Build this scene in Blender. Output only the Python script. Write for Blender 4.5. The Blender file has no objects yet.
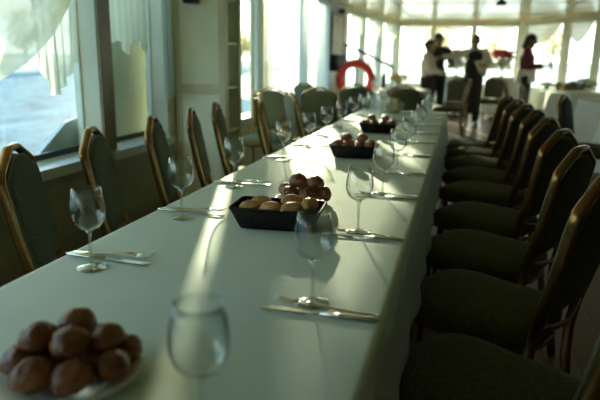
import bpy, bmesh, math, random
from mathutils import Vector, Matrix, noise
from math import sin, cos, pi, radians as R

random.seed(7)
scene = bpy.context.scene
COL = scene.collection

# ------------------------------------------------------------------ camera
cam_data = bpy.data.cameras.new('camera')
cam = bpy.data.objects.new('camera', cam_data)
COL.objects.link(cam)
cam_data.sensor_width = 36.0
cam_data.lens = 34.98
cam_data.clip_start = 0.02
cam_data.clip_end = 2000
cam_data.dof.use_dof = True
cam_data.dof.focus_distance = 1.62
cam_data.dof.aperture_fstop = 2.8
cam_data.dof.aperture_blades = 0
rx = Vector((0.96482713, -0.07832707, 0.25094517))
ry = Vector((0.26233807, 0.22532105, -0.93830121))
rz = Vector((0.01695115, 0.97113094, 0.23794403))
m = Matrix.Identity(4)
for i, row in enumerate((rx, ry, rz)):
    for j in range(3):
        m[i][j] = row[j]
m[0][3], m[1][3], m[2][3] = 0.0, 0.0, 1.21
cam.matrix_world = m
scene.camera = cam

# ------------------------------------------------------------------ light
SUN_AZ = R(19.0)      # from +Y towards -X
SUN_EL = R(11.7)
world = bpy.data.worlds.new('sky')
scene.world = world
world.use_nodes = True
wn, wl = world.node_tree.nodes, world.node_tree.links
wn.clear()
# clear winter sky: blue overhead, pale at the horizon, warm glow round the low sun
def vmath(op, a=None, b=None):
    n_ = wn.new('ShaderNodeVectorMath'); n_.operation = op
    return n_
tcw = wn.new('ShaderNodeTexCoord')
nrm_ = vmath('NORMALIZE'); wl.new(tcw.outputs['Generated'], nrm_.inputs[0])
sep = wn.new('ShaderNodeSeparateXYZ'); wl.new(nrm_.outputs[0], sep.inputs[0])
el = wn.new('ShaderNodeMath'); el.operation = 'MAXIMUM'; el.inputs[1].default_value = 0.0
wl.new(sep.outputs[2], el.inputs[0])
elp = wn.new('ShaderNodeMath'); elp.operation = 'POWER'; elp.inputs[1].default_value = 0.55
wl.new(el.outputs[0], elp.inputs[0])
grad = wn.new('ShaderNodeMix'); grad.data_type = 'RGBA'
grad.inputs[6].default_value = (0.80, 1.0, 1.08, 1)
grad.inputs[7].default_value = (0.22, 0.52, 0.78, 1)
wl.new(elp.outputs[0], grad.inputs[0])
dt = vmath('DOT_PRODUCT')
dt.inputs[1].default_value = (-sin(SUN_AZ) * cos(SUN_EL), cos(SUN_AZ) * cos(SUN_EL), sin(SUN_EL))
wl.new(nrm_.outputs[0], dt.inputs[0])
mxx = wn.new('ShaderNodeMath'); mxx.operation = 'MAXIMUM'; mxx.inputs[1].default_value = 0.0
wl.new(dt.outputs['Value'], mxx.inputs[0])
def glow(power, colr, strength, prev):
    pw_ = wn.new('ShaderNodeMath'); pw_.operation = 'POWER'; pw_.inputs[1].default_value = power
    wl.new(mxx.outputs[0], pw_.inputs[0])
    ad = wn.new('ShaderNodeMix'); ad.data_type = 'RGBA'; ad.blend_type = 'ADD'; ad.clamp_factor = False
    ms = wn.new('ShaderNodeMath'); ms.operation = 'MULTIPLY'; ms.inputs[1].default_value = strength
    wl.new(pw_.outputs[0], ms.inputs[0]); wl.new(ms.outputs[0], ad.inputs[0])
    wl.new(prev, ad.inputs[6]); ad.inputs[7].default_value = (*colr, 1)
    return ad.outputs[2]
g1 = glow(4.0, (1.0, 0.86, 0.50), 1.0, grad.outputs[2])
g2 = glow(45.0, (1.0, 0.90, 0.60), 3.0, g1)
bg = wn.new('ShaderNodeBackground')
bg.inputs['Strength'].default_value = 2.0
wo = wn.new('ShaderNodeOutputWorld')
wl.new(g2, bg.inputs[0])
wl.new(bg.outputs[0], wo.inputs[0])

sun_data = bpy.data.lights.new('sun', 'SUN')
sun_data.energy = 11.5
sun_data.color = (1.0, 0.93, 0.62)
sun_data.angle = R(0.6)
sun = bpy.data.objects.new('sun', sun_data)
COL.objects.link(sun)
sd = Vector((sin(SUN_AZ) * cos(SUN_EL), -cos(SUN_AZ) * cos(SUN_EL), -sin(SUN_EL)))
sun.rotation_euler = sd.to_track_quat('-Z', 'Y').to_euler()

scene.view_settings.view_transform = 'Standard'
scene.view_settings.look = 'None'
scene.view_settings.gamma = 1.0
scene.view_settings.use_curve_mapping = False
scene.view_settings.exposure = 0.58
scene.cycles.use_denoising = True
scene.cycles.max_bounces = 10
scene.cycles.diffuse_bounces = 5
scene.cycles.transparent_max_bounces = 24
scene.cycles.sample_clamp_indirect = 6
scene.cycles.caustics_reflective = False
scene.cycles.caustics_refractive = False

# ------------------------------------------------------------------ materials
def mat(name, color, rough=0.6, metal=0.0, var=0.0, vscale=20.0, bump=0.0, bscale=60.0, spec=0.5,
        color2=None, sheen=0.0, trans=0.0):
    ma = bpy.data.materials.new(name)
    ma.use_nodes = True
    nt = ma.node_tree
    p = nt.nodes['Principled BSDF']
    p.inputs['Base Color'].default_value = (*color, 1)
    p.inputs['Roughness'].default_value = rough
    p.inputs['Metallic'].default_value = metal
    p.inputs['Specular IOR Level'].default_value = spec
    if sheen:
        p.inputs['Sheen Weight'].default_value = sheen
    tc = nt.nodes.new('ShaderNodeTexCoord')
    if var > 0 or color2:
        n = nt.nodes.new('ShaderNodeTexNoise')
        n.inputs['Scale'].default_value = vscale
        n.inputs['Detail'].default_value = 4
        nt.links.new(tc.outputs['Object'], n.inputs['Vector'])
        cr = nt.nodes.new('ShaderNodeValToRGB')
        c2 = color2 or tuple(max(0, c * (1 - var)) for c in color)
        c1 = color if color2 else tuple(min(1, c * (1 + var)) for c in color)
        cr.color_ramp.elements[0].color = (*c2, 1)
        cr.color_ramp.elements[1].color = (*c1, 1)
        cr.color_ramp.elements[0].position = 0.35
        cr.color_ramp.elements[1].position = 0.65
        nt.links.new(n.outputs['Fac'], cr.inputs['Fac'])
        nt.links.new(cr.outputs['Color'], p.inputs['Base Color'])
    if bump > 0:
        n2 = nt.nodes.new('ShaderNodeTexNoise')
        n2.inputs['Scale'].default_value = bscale
        n2.inputs['Detail'].default_value = 5
        nt.links.new(tc.outputs['Object'], n2.inputs['Vector'])
        b = nt.nodes.new('ShaderNodeBump')
        b.inputs['Strength'].default_value = bump
        b.inputs['Distance'].default_value = 0.01
        nt.links.new(n2.outputs['Fac'], b.inputs['Height'])
        nt.links.new(b.outputs['Normal'], p.inputs['Normal'])
    return ma

def thin_glass(name, tintc, base=0.03, edge=0.55, rough=0.0, darkedge=0.0):
    """clear thin glass: straight-through transparency with glossy reflection growing at glancing angles"""
    ma = bpy.data.materials.new(name)
    ma.use_nodes = True
    nt = ma.node_tree
    nt.nodes.clear()
    out = nt.nodes.new('ShaderNodeOutputMaterial')
    tr = nt.nodes.new('ShaderNodeBsdfTransparent')
    gl = nt.nodes.new('ShaderNodeBsdfGlossy')
    gl.inputs['Roughness'].default_value = rough
    gl.inputs['Color'].default_value = (0.95, 0.98, 0.96, 1)
    lw = nt.nodes.new('ShaderNodeLayerWeight')
    lw.inputs['Blend'].default_value = 0.5
    pw = nt.nodes.new('ShaderNodeMath'); pw.operation = 'POWER'; pw.inputs[1].default_value = 3.6
    nt.links.new(lw.outputs['Facing'], pw.inputs[0])
    mr = nt.nodes.new('ShaderNodeMapRange')
    mr.inputs['To Min'].default_value = base
    mr.inputs['To Max'].default_value = edge
    nt.links.new(pw.outputs[0], mr.inputs['Value'])
    mx = nt.nodes.new('ShaderNodeMixShader')
    cr = nt.nodes.new('ShaderNodeMix'); cr.data_type = 'RGBA'
    cr.inputs[6].default_value = (*tintc, 1)
    k = 1 - darkedge
    cr.inputs[7].default_value = (tintc[0] * k, tintc[1] * k, tintc[2] * k, 1)
    nt.links.new(pw.outputs[0], cr.inputs[0])
    nt.links.new(cr.outputs[2], tr.inputs['Color'])
    nt.links.new(mr.outputs['Result'], mx.inputs['Fac'])
    nt.links.new(tr.outputs[0], mx.inputs[1])
    nt.links.new(gl.outputs[0], mx.inputs[2])
    nt.links.new(mx.outputs[0], out.inputs['Surface'])
    return ma

def sheer(name, color, transp=0.35, transl=0.5):
    ma = bpy.data.materials.new(name)
    ma.use_nodes = True
    nt = ma.node_tree
    nt.nodes.clear()
    out = nt.nodes.new('ShaderNodeOutputMaterial')
    tr = nt.nodes.new('ShaderNodeBsdfTransparent')
    tl = nt.nodes.new('ShaderNodeBsdfTranslucent')
    df = nt.nodes.new('ShaderNodeBsdfDiffuse')
    tl.inputs['Color'].default_value = (*color, 1)
    df.inputs['Color'].default_value = (*color, 1)
    m1 = nt.nodes.new('ShaderNodeMixShader'); m1.inputs[0].default_value = transl
    nt.links.new(df.outputs[0], m1.inputs[1]); nt.links.new(tl.outputs[0], m1.inputs[2])
    # cloth looks denser where it is seen at a slant
    lw = nt.nodes.new('ShaderNodeLayerWeight'); lw.inputs['Blend'].default_value = 0.4
    mr = nt.nodes.new('ShaderNodeMapRange')
    mr.inputs['To Min'].default_value = transp; mr.inputs['To Max'].default_value = transp * 0.3
    nt.links.new(lw.outputs['Facing'], mr.inputs['Value'])
    m2 = nt.nodes.new('ShaderNodeMixShader')
    nt.links.new(mr.outputs['Result'], m2.inputs[0])
    nt.links.new(m1.outputs[0], m2.inputs[1]); nt.links.new(tr.outputs[0], m2.inputs[2])
    nt.links.new(m2.outputs[0], out.inputs['Surface'])
    return ma

M = {}
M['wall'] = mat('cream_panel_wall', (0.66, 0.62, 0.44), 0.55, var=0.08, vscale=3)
M['olivewood'] = mat('olive_brown_wood', (0.24, 0.19, 0.11), 0.4, var=0.2, vscale=6)
M['wainscot_shaded'] = mat('olive_wainscot_shaded', (0.27, 0.26, 0.17), 0.45, var=0.1, vscale=5)  # the shade under the sill is put into this darker olive
M['piping'] = mat('olive_piping', (0.11, 0.12, 0.06), 0.6)
M['wall_dim'] = mat('darkened_wall', (0.24, 0.22, 0.14), 0.6, var=0.08, vscale=3)  # for the unseen right and back walls, darkened to cut their bounce light
M['quay'] = mat('pale_quay', (0.74, 0.72, 0.62), 0.8, var=0.06, vscale=0.4)
M['pillar'] = mat('painted_pillar', (0.84, 0.86, 0.70), 0.5, var=0.05, vscale=4)
M['sill'] = mat('white_sill', (0.62, 0.66, 0.64), 0.35, var=0.04)
M['gasket'] = mat('black_gasket', (0.02, 0.022, 0.02), 0.5)
M['wood'] = mat('brown_wood', (0.22, 0.13, 0.06), 0.4, var=0.25, vscale=6)
M['ceiling'] = mat('ceiling_panel', (0.96, 0.73, 0.31), 0.20, var=0.04, vscale=1.5, spec=1.0)
M['gold'] = mat('bronze_gold_frame', (0.24, 0.138, 0.045), 0.25, metal=0.85, var=0.18, vscale=40)
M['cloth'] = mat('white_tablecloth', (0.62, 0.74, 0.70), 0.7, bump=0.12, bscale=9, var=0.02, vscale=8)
M['cloth_far'] = mat('white_cloth_far', (0.68, 0.70, 0.63), 0.75, bump=0.1, bscale=9)
M['steel'] = mat('polished_steel', (0.72, 0.73, 0.70), 0.16, metal=1.0)
M['wicker'] = mat('black_wicker', (0.009, 0.008, 0.007), 0.6, bump=0.5, bscale=140, spec=0.2)
M['bun_gold'] = mat('golden_bread', (0.66, 0.38, 0.15), 0.42, color2=(0.40, 0.17, 0.055), vscale=14, bump=0.25, bscale=60)
M['bun_brown'] = mat('brown_bread', (0.36, 0.155, 0.08), 0.42, color2=(0.16, 0.055, 0.03), vscale=22, bump=0.7, bscale=70)
M['bun_dark'] = mat('dark_rye_bread', (0.29, 0.105, 0.034), 0.42, color2=(0.11, 0.032, 0.014), vscale=16, bump=0.35, bscale=60)
M['china'] = mat('white_china', (0.72, 0.74, 0.70), 0.15)
M['red'] = mat('red_lifebuoy', (0.75, 0.05, 0.03), 0.45, var=0.1)
M['white'] = mat('white_paint', (0.75, 0.76, 0.72), 0.4)
M['darkmetal'] = mat('dark_metal', (0.03, 0.03, 0.03), 0.4, metal=0.3)
M['skin'] = mat('skin', (0.42, 0.24, 0.16), 0.5, var=0.06)
M['skin_dark'] = mat('skin_tan', (0.24, 0.13, 0.08), 0.5, var=0.06)
M['hair'] = mat('dark_hair', (0.015, 0.011, 0.009), 0.5, bump=0.4, bscale=200)
M['shirt'] = mat('white_shirt', (0.66, 0.64, 0.56), 0.75, bump=0.2, bscale=25)
M['blackcloth'] = mat('black_cloth', (0.013, 0.014, 0.017), 0.8, bump=0.2, bscale=30)
M['burgundy'] = mat('burgundy_cloth', (0.16, 0.02, 0.025), 0.75, bump=0.2, bscale=30)
M['shoe'] = mat('black_leather', (0.012, 0.012, 0.012), 0.3)
M['eye'] = mat('eye', (0.05, 0.04, 0.03), 0.2)
M['redflower'] = mat('red_petals', (0.62, 0.05, 0.05), 0.6, var=0.25, vscale=30)
M['whiteflower'] = mat('white_petals', (0.78, 0.78, 0.68), 0.6, var=0.1, vscale=30)
M['leaf'] = mat('green_leaves', (0.08, 0.14, 0.04), 0.6, var=0.3, vscale=20)
M['trunk'] = mat('bark', (0.12, 0.09, 0.06), 0.85, var=0.2)
M['bank'] = mat('river_bank', (0.50, 0.48, 0.36), 0.9, var=0.3, vscale=0.15)
M['outer'] = mat('painted_hull_panel', (0.42, 0.48, 0.37), 0.45, var=0.05, vscale=2)
M['outer_grey'] = mat('grey_hull_panel', (0.62, 0.66, 0.66), 0.4)
M['poster'] = mat('cream_poster', (0.62, 0.56, 0.38), 0.5, var=0.15, vscale=9)
M['yellow'] = mat('yellow_petals', (0.75, 0.50, 0.05), 0.55, var=0.2, vscale=30)
M['napkin'] = mat('cream_napkin', (0.62, 0.63, 0.52), 0.8, bump=0.2, bscale=30)
M['bottle'] = mat('dark_bottle', (0.02, 0.035, 0.02), 0.12)
M['steelcup'] = mat('blue_folder', (0.05, 0.12, 0.3), 0.4)
M['wineglass'] = thin_glass('wine_glass_bowl', (0.975, 0.985, 0.98), base=0.05, edge=0.95, darkedge=0.85)
M['glassstem'] = thin_glass('wine_glass_stem', (0.88, 0.92, 0.90), base=0.24, edge=0.9, rough=0.07, darkedge=0.55)
M['pane'] = thin_glass('window_pane', (0.96, 0.99, 0.98), base=0.02, edge=0.4)
M['sheer'] = sheer('sheer_cream_tulle', (0.86, 0.85, 0.66), 0.13, 0.5)
M['sheer_w'] = sheer('sheer_white_tulle', (0.72, 0.78, 0.74), 0.18, 0.45)
M['voile'] = sheer('thin_white_voile', (0.78, 0.80, 0.66), 0.55, 0.5)
M['foliage'] = sheer('backlit_foliage', (0.60, 0.50, 0.16), 0.10, 0.6)

def upholstery():
    ma = bpy.data.materials.new('green_patterned_upholstery')
    ma.use_nodes = True
    nt = ma.node_tree
    p = nt.nodes['Principled BSDF']
    tc = nt.nodes.new('ShaderNodeTexCoord')
    mp = nt.nodes.new('ShaderNodeMapping')
    mp.inputs['Rotation'].default_value = (R(45), R(0), R(45))
    mp.inputs['Scale'].default_value = (1, 1, 1)
    nt.links.new(tc.outputs['Object'], mp.inputs[0])
    ck = nt.nodes.new('ShaderNodeTexVoronoi')
    ck.inputs['Scale'].default_value = 95
    nt.links.new(mp.outputs[0], ck.inputs['Vector'])
    cr = nt.nodes.new('ShaderNodeValToRGB')
    cr.color_ramp.elements[0].color = (0.11, 0.125, 0.062, 1)
    cr.color_ramp.elements[0].position = 0.15
    cr.color_ramp.elements[1].color = (0.054, 0.064, 0.034, 1)
    cr.color_ramp.elements[1].position = 0.5
    nt.links.new(ck.outputs['Distance'], cr.inputs[0])
    nt.links.new(cr.outputs[0], p.inputs['Base Color'])
    p.inputs['Roughness'].default_value = 0.85
    return ma
M['fabric'] = upholstery()

def floor_mat():
    ma = bpy.data.materials.new('brown_deck_boards')
    ma.use_nodes = True
    nt = ma.node_tree
    p = nt.nodes['Principled BSDF']
    tc = nt.nodes.new('ShaderNodeTexCoord')
    mp = nt.nodes.new('ShaderNodeMapping')
    mp.inputs['Rotation'].default_value = (0, 0, R(90))
    nt.links.new(tc.outputs['Object'], mp.inputs[0])
    br = nt.nodes.new('ShaderNodeTexBrick')
    br.inputs['Scale'].default_value = 1
    br.inputs['Brick Width'].default_value = 1.2
    br.inputs['Row Height'].default_value = 0.14
    br.inputs['Mortar Size'].default_value = 0.003
    br.inputs['Color1'].default_value = (0.20, 0.13, 0.075, 1)
    br.inputs['Color2'].default_value = (0.14, 0.09, 0.052, 1)
    br.inputs['Mortar'].default_value = (0.05, 0.035, 0.02, 1)
    nt.links.new(mp.outputs[0], br.inputs['Vector'])
    nt.links.new(br.outputs['Color'], p.inputs['Base Color'])
    p.inputs['Roughness'].default_value = 0.3
    return ma
M['floor'] = floor_mat()

def water_mat():
    ma = bpy.data.materials.new('rippled_water')
    ma.use_nodes = True
    nt = ma.node_tree
    p = nt.nodes['Principled BSDF']
    p.inputs['Roughness'].default_value = 0.6
    p.inputs['Specular IOR Level'].default_value = 0.06
    tc = nt.nodes.new('ShaderNodeTexCoord')
    mp = nt.nodes.new('ShaderNodeMapping')
    mp.inputs['Scale'].default_value = (1.0, 0.45, 1.0)
    mp.inputs['Rotation'].default_value = (0, 0, R(60))
    nt.links.new(tc.outputs['Object'], mp.inputs[0])
    n = nt.nodes.new('ShaderNodeTexNoise')
    n.inputs['Scale'].default_value = 0.55
    n.inputs['Detail'].default_value = 9
    n.inputs['Roughness'].default_value = 0.68
    nt.links.new(mp.outputs[0], n.inputs['Vector'])
    cr = nt.nodes.new('ShaderNodeValToRGB')
    cr.color_ramp.elements[0].position = 0.36
    cr.color_ramp.elements[0].color = (0.010, 0.062, 0.115, 1)
    cr.color_ramp.elements[1].position = 0.66
    cr.color_ramp.elements[1].color = (0.10, 0.225, 0.31, 1)
    nt.links.new(n.outputs['Fac'], cr.inputs[0])
    nt.links.new(cr.outputs[0], p.inputs['Base Color'])
    b = nt.nodes.new('ShaderNodeBump')
    b.inputs['Strength'].default_value = 0.8
    b.inputs['Distance'].default_value = 0.5
    nt.links.new(n.outputs['Fac'], b.inputs['Height'])
    nt.links.new(b.outputs['Normal'], p.inputs['Normal'])
    return ma
M['water'] = water_mat()

# ------------------------------------------------------------------ mesh helpers
def link(name, bm, material, parent=None, smooth=True, loc=None):
    me = bpy.data.meshes.new(name)
    bmesh.ops.recalc_face_normals(bm, faces=bm.faces[:])
    bm.to_mesh(me)
    bm.free()
    if smooth:
        for p in me.polygons:
            p.use_smooth = True
    if material:
        me.materials.append(material)
    o = bpy.data.objects.new(name, me)
    COL.objects.link(o)
    if parent:
        o.parent = parent
    if loc:
        o.location = loc
    return o

def empty(name, loc=(0, 0, 0), rot=0.0):
    o = bpy.data.objects.new(name, None)
    o.empty_display_size = 0.1
    COL.objects.link(o)
    o.location = loc
    o.rotation_euler = (0, 0, rot)
    return o

def tag(o, label, cat, group=None, kind=None):
    if label: o['label'] = label
    if cat: o['category'] = cat
    if group: o['group'] = group
    if kind: o['kind'] = kind
    return o

def copy_tree(o, parent=None):
    c = o.copy()
    COL.objects.link(c)
    if parent:
        c.parent = parent
    for ch in list(o.children):
        copy_tree(ch, c)
    return c

def box(bm, lo, hi, bevel=0.0):
    r = bmesh.ops.create_cube(bm, size=1)
    vs = r['verts']
    for v in vs:
        v.co = Vector([(lo[i] + hi[i]) / 2 + v.co[i] * (hi[i] - lo[i]) for i in range(3)])
    if bevel > 0:
        es = list({e for v in vs for e in v.link_edges})
        bmesh.ops.bevel(bm, geom=es, offset=bevel, segments=2, affect='EDGES', profile=0.5)

def lathe(bm, prof, seg=24, close=False):
    rings = []
    for (r, z) in prof:
        if r < 1e-6:
            rings.append([bm.verts.new((0, 0, z))])
        else:
            rings.append([bm.verts.new((r * cos(2 * pi * k / seg), r * sin(2 * pi * k / seg), z)) for k in range(seg)])
    for a, b in zip(rings, rings[1:]):
        for k in range(seg):
            k2 = (k + 1) % seg
            if len(a) == 1 and len(b) == 1: continue
            if len(a) == 1: bm.faces.new((a[0], b[k], b[k2]))
            elif len(b) == 1: bm.faces.new((a[k], b[0], a[k2]))
            else: bm.faces.new((a[k], b[k], b[k2], a[k2]))
    return rings

def sweep(bm, pts, w, h, seg=8, closed=False, up=Vector((0, 0, 1)), power=1.0, radii=None):
    """elliptical-section bar along pts. w = half width along side vector, h = half height along the other"""
    pts = [Vector(p) for p in pts]
    n = len(pts)
    rings = []
    for i, p in enumerate(pts):
        if closed:
            t = pts[(i + 1) % n] - pts[i - 1]
        else:
            t = pts[min(i + 1, n - 1)] - pts[max(i - 1, 0)]
        t.normalize()
        u = up - t * up.dot(t)
        if u.length < 1e-3:
            u = Vector((1, 0, 0)) - t * t.x
        u.normalize()
        s = t.cross(u)
        k = radii[i] if radii else 1.0
        ring = []
        for a in range(seg):
            th = 2 * pi * (a + 0.5) / seg
            ca, sa = cos(th), sin(th)
            ca = math.copysign(abs(ca) ** power, ca); sa = math.copysign(abs(sa) ** power, sa)
            ring.append(bm.verts.new(p + s * (w * k * ca) + u * (h * k * sa)))
        rings.append(ring)
    rr = list(zip(rings, rings[1:]))
    if closed: rr.append((rings[-1], rings[0]))
    for a, b in rr:
        for k in range(seg):
            bm.faces.new((a[k], a[(k + 1) % seg], b[(k + 1) % seg], b[k]))
    if not closed:
        bm.faces.new(rings[0][::-1]); bm.faces.new(rings[-1])

def smooth_path(pts, it=2, closed=False):
    pts = [Vector(p) for p in pts]
    for _ in range(it):
        new = []
        n = len(pts)
        rng = range(n) if closed else range(n - 1)
        if not closed: new.append(pts[0])
        for i in rng:
            a, b = pts[i], pts[(i + 1) % n]
            new.append(a.lerp(b, 0.25)); new.append(a.lerp(b, 0.75))
        if not closed: new.append(pts[-1])
        pts = new
    return pts

def prism(bm, poly, axis_fn, d):
    """poly: list of 2D points, axis_fn(u,v,w)->3D, extruded from w=0..d"""
    a = [bm.verts.new(axis_fn(u, v, 0)) for u, v in poly]
    b = [bm.verts.new(axis_fn(u, v, d)) for u, v in poly]
    n = len(poly)
    bm.faces.new(a); bm.faces.new(b[::-1])
    for i in range(n):
        bm.faces.new((a[i], b[i], b[(i + 1) % n], a[(i + 1) % n]))

def struct(name, bm, material, smooth=False, parent=None):
    o = link(name, bm, material, parent, smooth)
    if not parent:
        o['kind'] = 'structure'
    return o

# ------------------------------------------------------------------ structure
CEIL = 2.10
XW = -2.10        # inner face of the window wall
TH = 0.17
bm = bmesh.new(); box(bm, (-2.4, -3.1, -0.12), (5.2, 16.0, 0.0)); struct('floor', bm, M['floor'])
bm = bmesh.new(); box(bm, (-2.145, -3.1, CEIL), (5.2, 16.0, CEIL + 0.06)); struct('ceiling', bm, M['ceiling'])
# battens between the ceiling panels
bm = bmesh.new()
for x in (-1.15, 0.25, 1.65, 3.05):
    box(bm, (x - 0.012, -3.0, CEIL - 0.008), (x + 0.012, 15.2, CEIL - 0.0005))
struct('trim_1', bm, M['wood'])
bm = bmesh.new()
for y in (2.0, 5.0, 8.0, 10.2, 12.6):
    box(bm, (-2.1, y - 0.012, CEIL - 0.007), (4.9, y + 0.012, CEIL - 0.001))
struct('trim_2', bm, M['ceiling'])

def wall_run(name, A, B, openings, z0, z1, th, material, side=1):
    """wall from A to B (inner face line); openings in metres from A; outward is to the left of A->B * side"""
    A = Vector((A[0], A[1], 0)); B = Vector((B[0], B[1], 0))
    t = (B - A); L = t.length; t.normalize()
    nrm = Vector((-t.y, t.x, 0)) * side
    bm = bmesh.new()
    def blk(s0, s1, za, zb):
        if s1 - s0 < 1e-4 or zb - za < 1e-4: return
        poly = [(s0, 0), (s1, 0), (s1, th), (s0, th)]
        vs0 = [bm.verts.new(A + t * u + nrm * v + Vector((0, 0, za))) for u, v in poly]
        vs1 = [bm.verts.new(A + t * u + nrm * v + Vector((0, 0, zb))) for u, v in poly]
        bm.faces.new(vs0); bm.faces.new(vs1)
        for i in range(4):
            bm.faces.new((vs0[i], vs0[(i + 1) % 4], vs1[(i + 1) % 4], vs1[i]))
    s = 0
    for (a, b) in openings:
        blk(s, a, 0, CEIL)
        blk(a, b, 0, z0)
        blk(a, b, z1, CEIL)
        s = b
    blk(s, L, 0, CEIL)
    struct(name, bm, material)
    return A, t, nrm

WN = [0]
def window(A, t, nrm, a, b, z0, z1, depth, th=0.03, mullion=False, material='gasket', fw=0.025, gasket=False):
    """frame with a glass pane, as a child, in an opening"""
    WN[0] += 1
    nm = 'window_%d' % WN[0]
    def P(u, v, z): return A + t * u + nrm * v + Vector((0, 0, z))
    bm = bmesh.new()
    def blk(s0, s1, za, zb, v0, v1):
        c = []
        for z in (za, zb):
            for (u, v) in ((s0, v0), (s1, v0), (s1, v1), (s0, v1)):
                c.append(bm.verts.new(P(u, v, z)))
        bm.faces.new(c[:4]); bm.faces.new(c[4:])
        for i in range(4):
            bm.faces.new((c[i], c[(i + 1) % 4], c[4 + (i + 1) % 4], c[4 + i]))
    e = 0.002
    blk(a + e, a + fw, z0 + e, z1 - e, depth, depth + th)
    blk(b - fw, b - e, z0 + e, z1 - e, depth, depth + th)
    blk(a + fw, b - fw, z0 + e, z0 + fw, depth, depth + th)
    blk(a + fw, b - fw, z1 - fw, z1 - e, depth, depth + th)
    fr = struct(nm, bm, M[material])
    bm = bmesh.new()
    blk(a + fw, b - fw, z0 + fw, z1 - fw, depth + th * 0.4, depth + th * 0.6)
    link('glass_pane', bm, M['pane'], fr, False)
    if gasket:
        bm = bmesh.new(); blk(a + fw, b - fw, z0 + fw, z0 + fw + 0.035, depth - 0.004, depth + th * 0.35)
        link('gasket', bm, M['gasket'], fr, False)
    return fr

Y0 = -3.0
lop = [(-1.9, -0.35), (-0.15, 1.30), (1.45, 3.13), (3.27, 3.98)]
lop2 = [(4.62, 5.84), (6.22, 7.74), (7.86, 9.2)]
WZ0, WZ1 = 0.60, 2.02
A, t, n = wall_run('wall_left', (XW, Y0), (XW, 4.30), [(a - Y0, b - Y0) for a, b in lop], WZ0, WZ1, TH, M['wall'], 1)
for a, b in lop:
    window(A, t, n, a - Y0, b - Y0, WZ0 + 0.014, WZ1, TH - 0.05, material='pillar', fw=0.014, gasket=True)
# past the cabinet the side wall is made thin to let the low sun through
A, t, n = wall_run('wall_left_far', (XW, 4.30), (XW, 10.7), [(a - 4.30, b - 4.30) for a, b in lop2], WZ0, WZ1, 0.03, M['pillar'], 1)
for a, b in lop2:
    window(A, t, n, a - 4.30, b - 4.30, WZ0 + 0.014, WZ1, 0.004, th=0.02, material='pillar', fw=0.018)
# white ledge boards lying in the openings and nosing over the wall
bm = bmesh.new()
for a, b in lop:
    box(bm, (XW - 0.115, a + 0.002, WZ0 - 0.0), (XW + 0.03, b - 0.002, WZ0 + 0.012))
    box(bm, (XW + 0.002, a - 0.05, WZ0 - 0.045), (XW + 0.03, b + 0.05, WZ0 - 0.0005))
for a, b in lop2:
    box(bm, (XW + 0.002, a - 0.03, WZ0 - 0.045), (XW + 0.03, b + 0.03, WZ0 - 0.0005))
struct('trim_3', bm, M['sill'])
# brown wooden edge boards on the pillar between the first windows and by the far door
bm = bmesh.new()
box(bm, (XW + 0.0015, 3.135, 0.62), (XW + 0.014, 3.265, CEIL - 0.002))
box(bm, (XW + 0.0015, 9.22, 0.0), (XW + 0.03, 10.66, CEIL - 0.002))
struct('trim_4', bm, M['olivewood'])
bm = bmesh.new()
box(bm, (XW + 0.0015, -2.9, 0.0), (XW + 0.015, 4.05, 0.10))
struct('baseboard_left', bm, M['wood'])
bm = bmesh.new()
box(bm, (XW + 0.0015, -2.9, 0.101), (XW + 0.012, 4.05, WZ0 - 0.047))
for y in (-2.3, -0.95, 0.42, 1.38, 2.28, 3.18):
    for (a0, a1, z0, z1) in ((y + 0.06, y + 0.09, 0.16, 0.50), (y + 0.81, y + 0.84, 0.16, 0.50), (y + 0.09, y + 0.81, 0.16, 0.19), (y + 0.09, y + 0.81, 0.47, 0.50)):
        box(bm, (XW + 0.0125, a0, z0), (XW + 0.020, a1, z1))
struct('trim_7', bm, M['wainscot_shaded'])  # panel boards below the sill, coloured as if in shade

# bow wall, three facets
pts = [(-2.1, 10.7), (-1.58, 15.0), (1.22, 15.0), (2.956, 11.96), (4.9, 10.6)]
fops = [
    [(0.25, 1.25), (1.45, 2.65), (2.85, 4.15)],
    [(0.03, 0.80), (0.87, 1.74), (1.83, 2.78)],
    [(0.22, 1.50), (1.67, 2.44), (2.58, 3.35)],
    [(0.12, 1.05), (1.25, 2.2)],
]
FZ0, FZ1 = 0.62, 2.02
for i in range(4):
    # short posts of the same wall stand between the openings
    A, t, n = wall_run(['wall_bow_left', 'wall_bow', 'wall_bow_right', 'wall_bow_far_right'][i], pts[i], pts[i + 1], fops[i], FZ0, FZ1, 0.1, M['pillar'], 1)
    for a, b in fops[i]:
        window(A, t, n, a, b, FZ0, FZ1, 0.04, material='pillar')
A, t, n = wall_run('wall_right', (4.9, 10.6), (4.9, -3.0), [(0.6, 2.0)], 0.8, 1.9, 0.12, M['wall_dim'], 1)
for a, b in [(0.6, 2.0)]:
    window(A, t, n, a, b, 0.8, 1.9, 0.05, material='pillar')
wall_run('wall_back', (4.9, -3.0), (-2.1, -3.0), [], 0, 1, 0.12, M['wall_dim'], 1)

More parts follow.
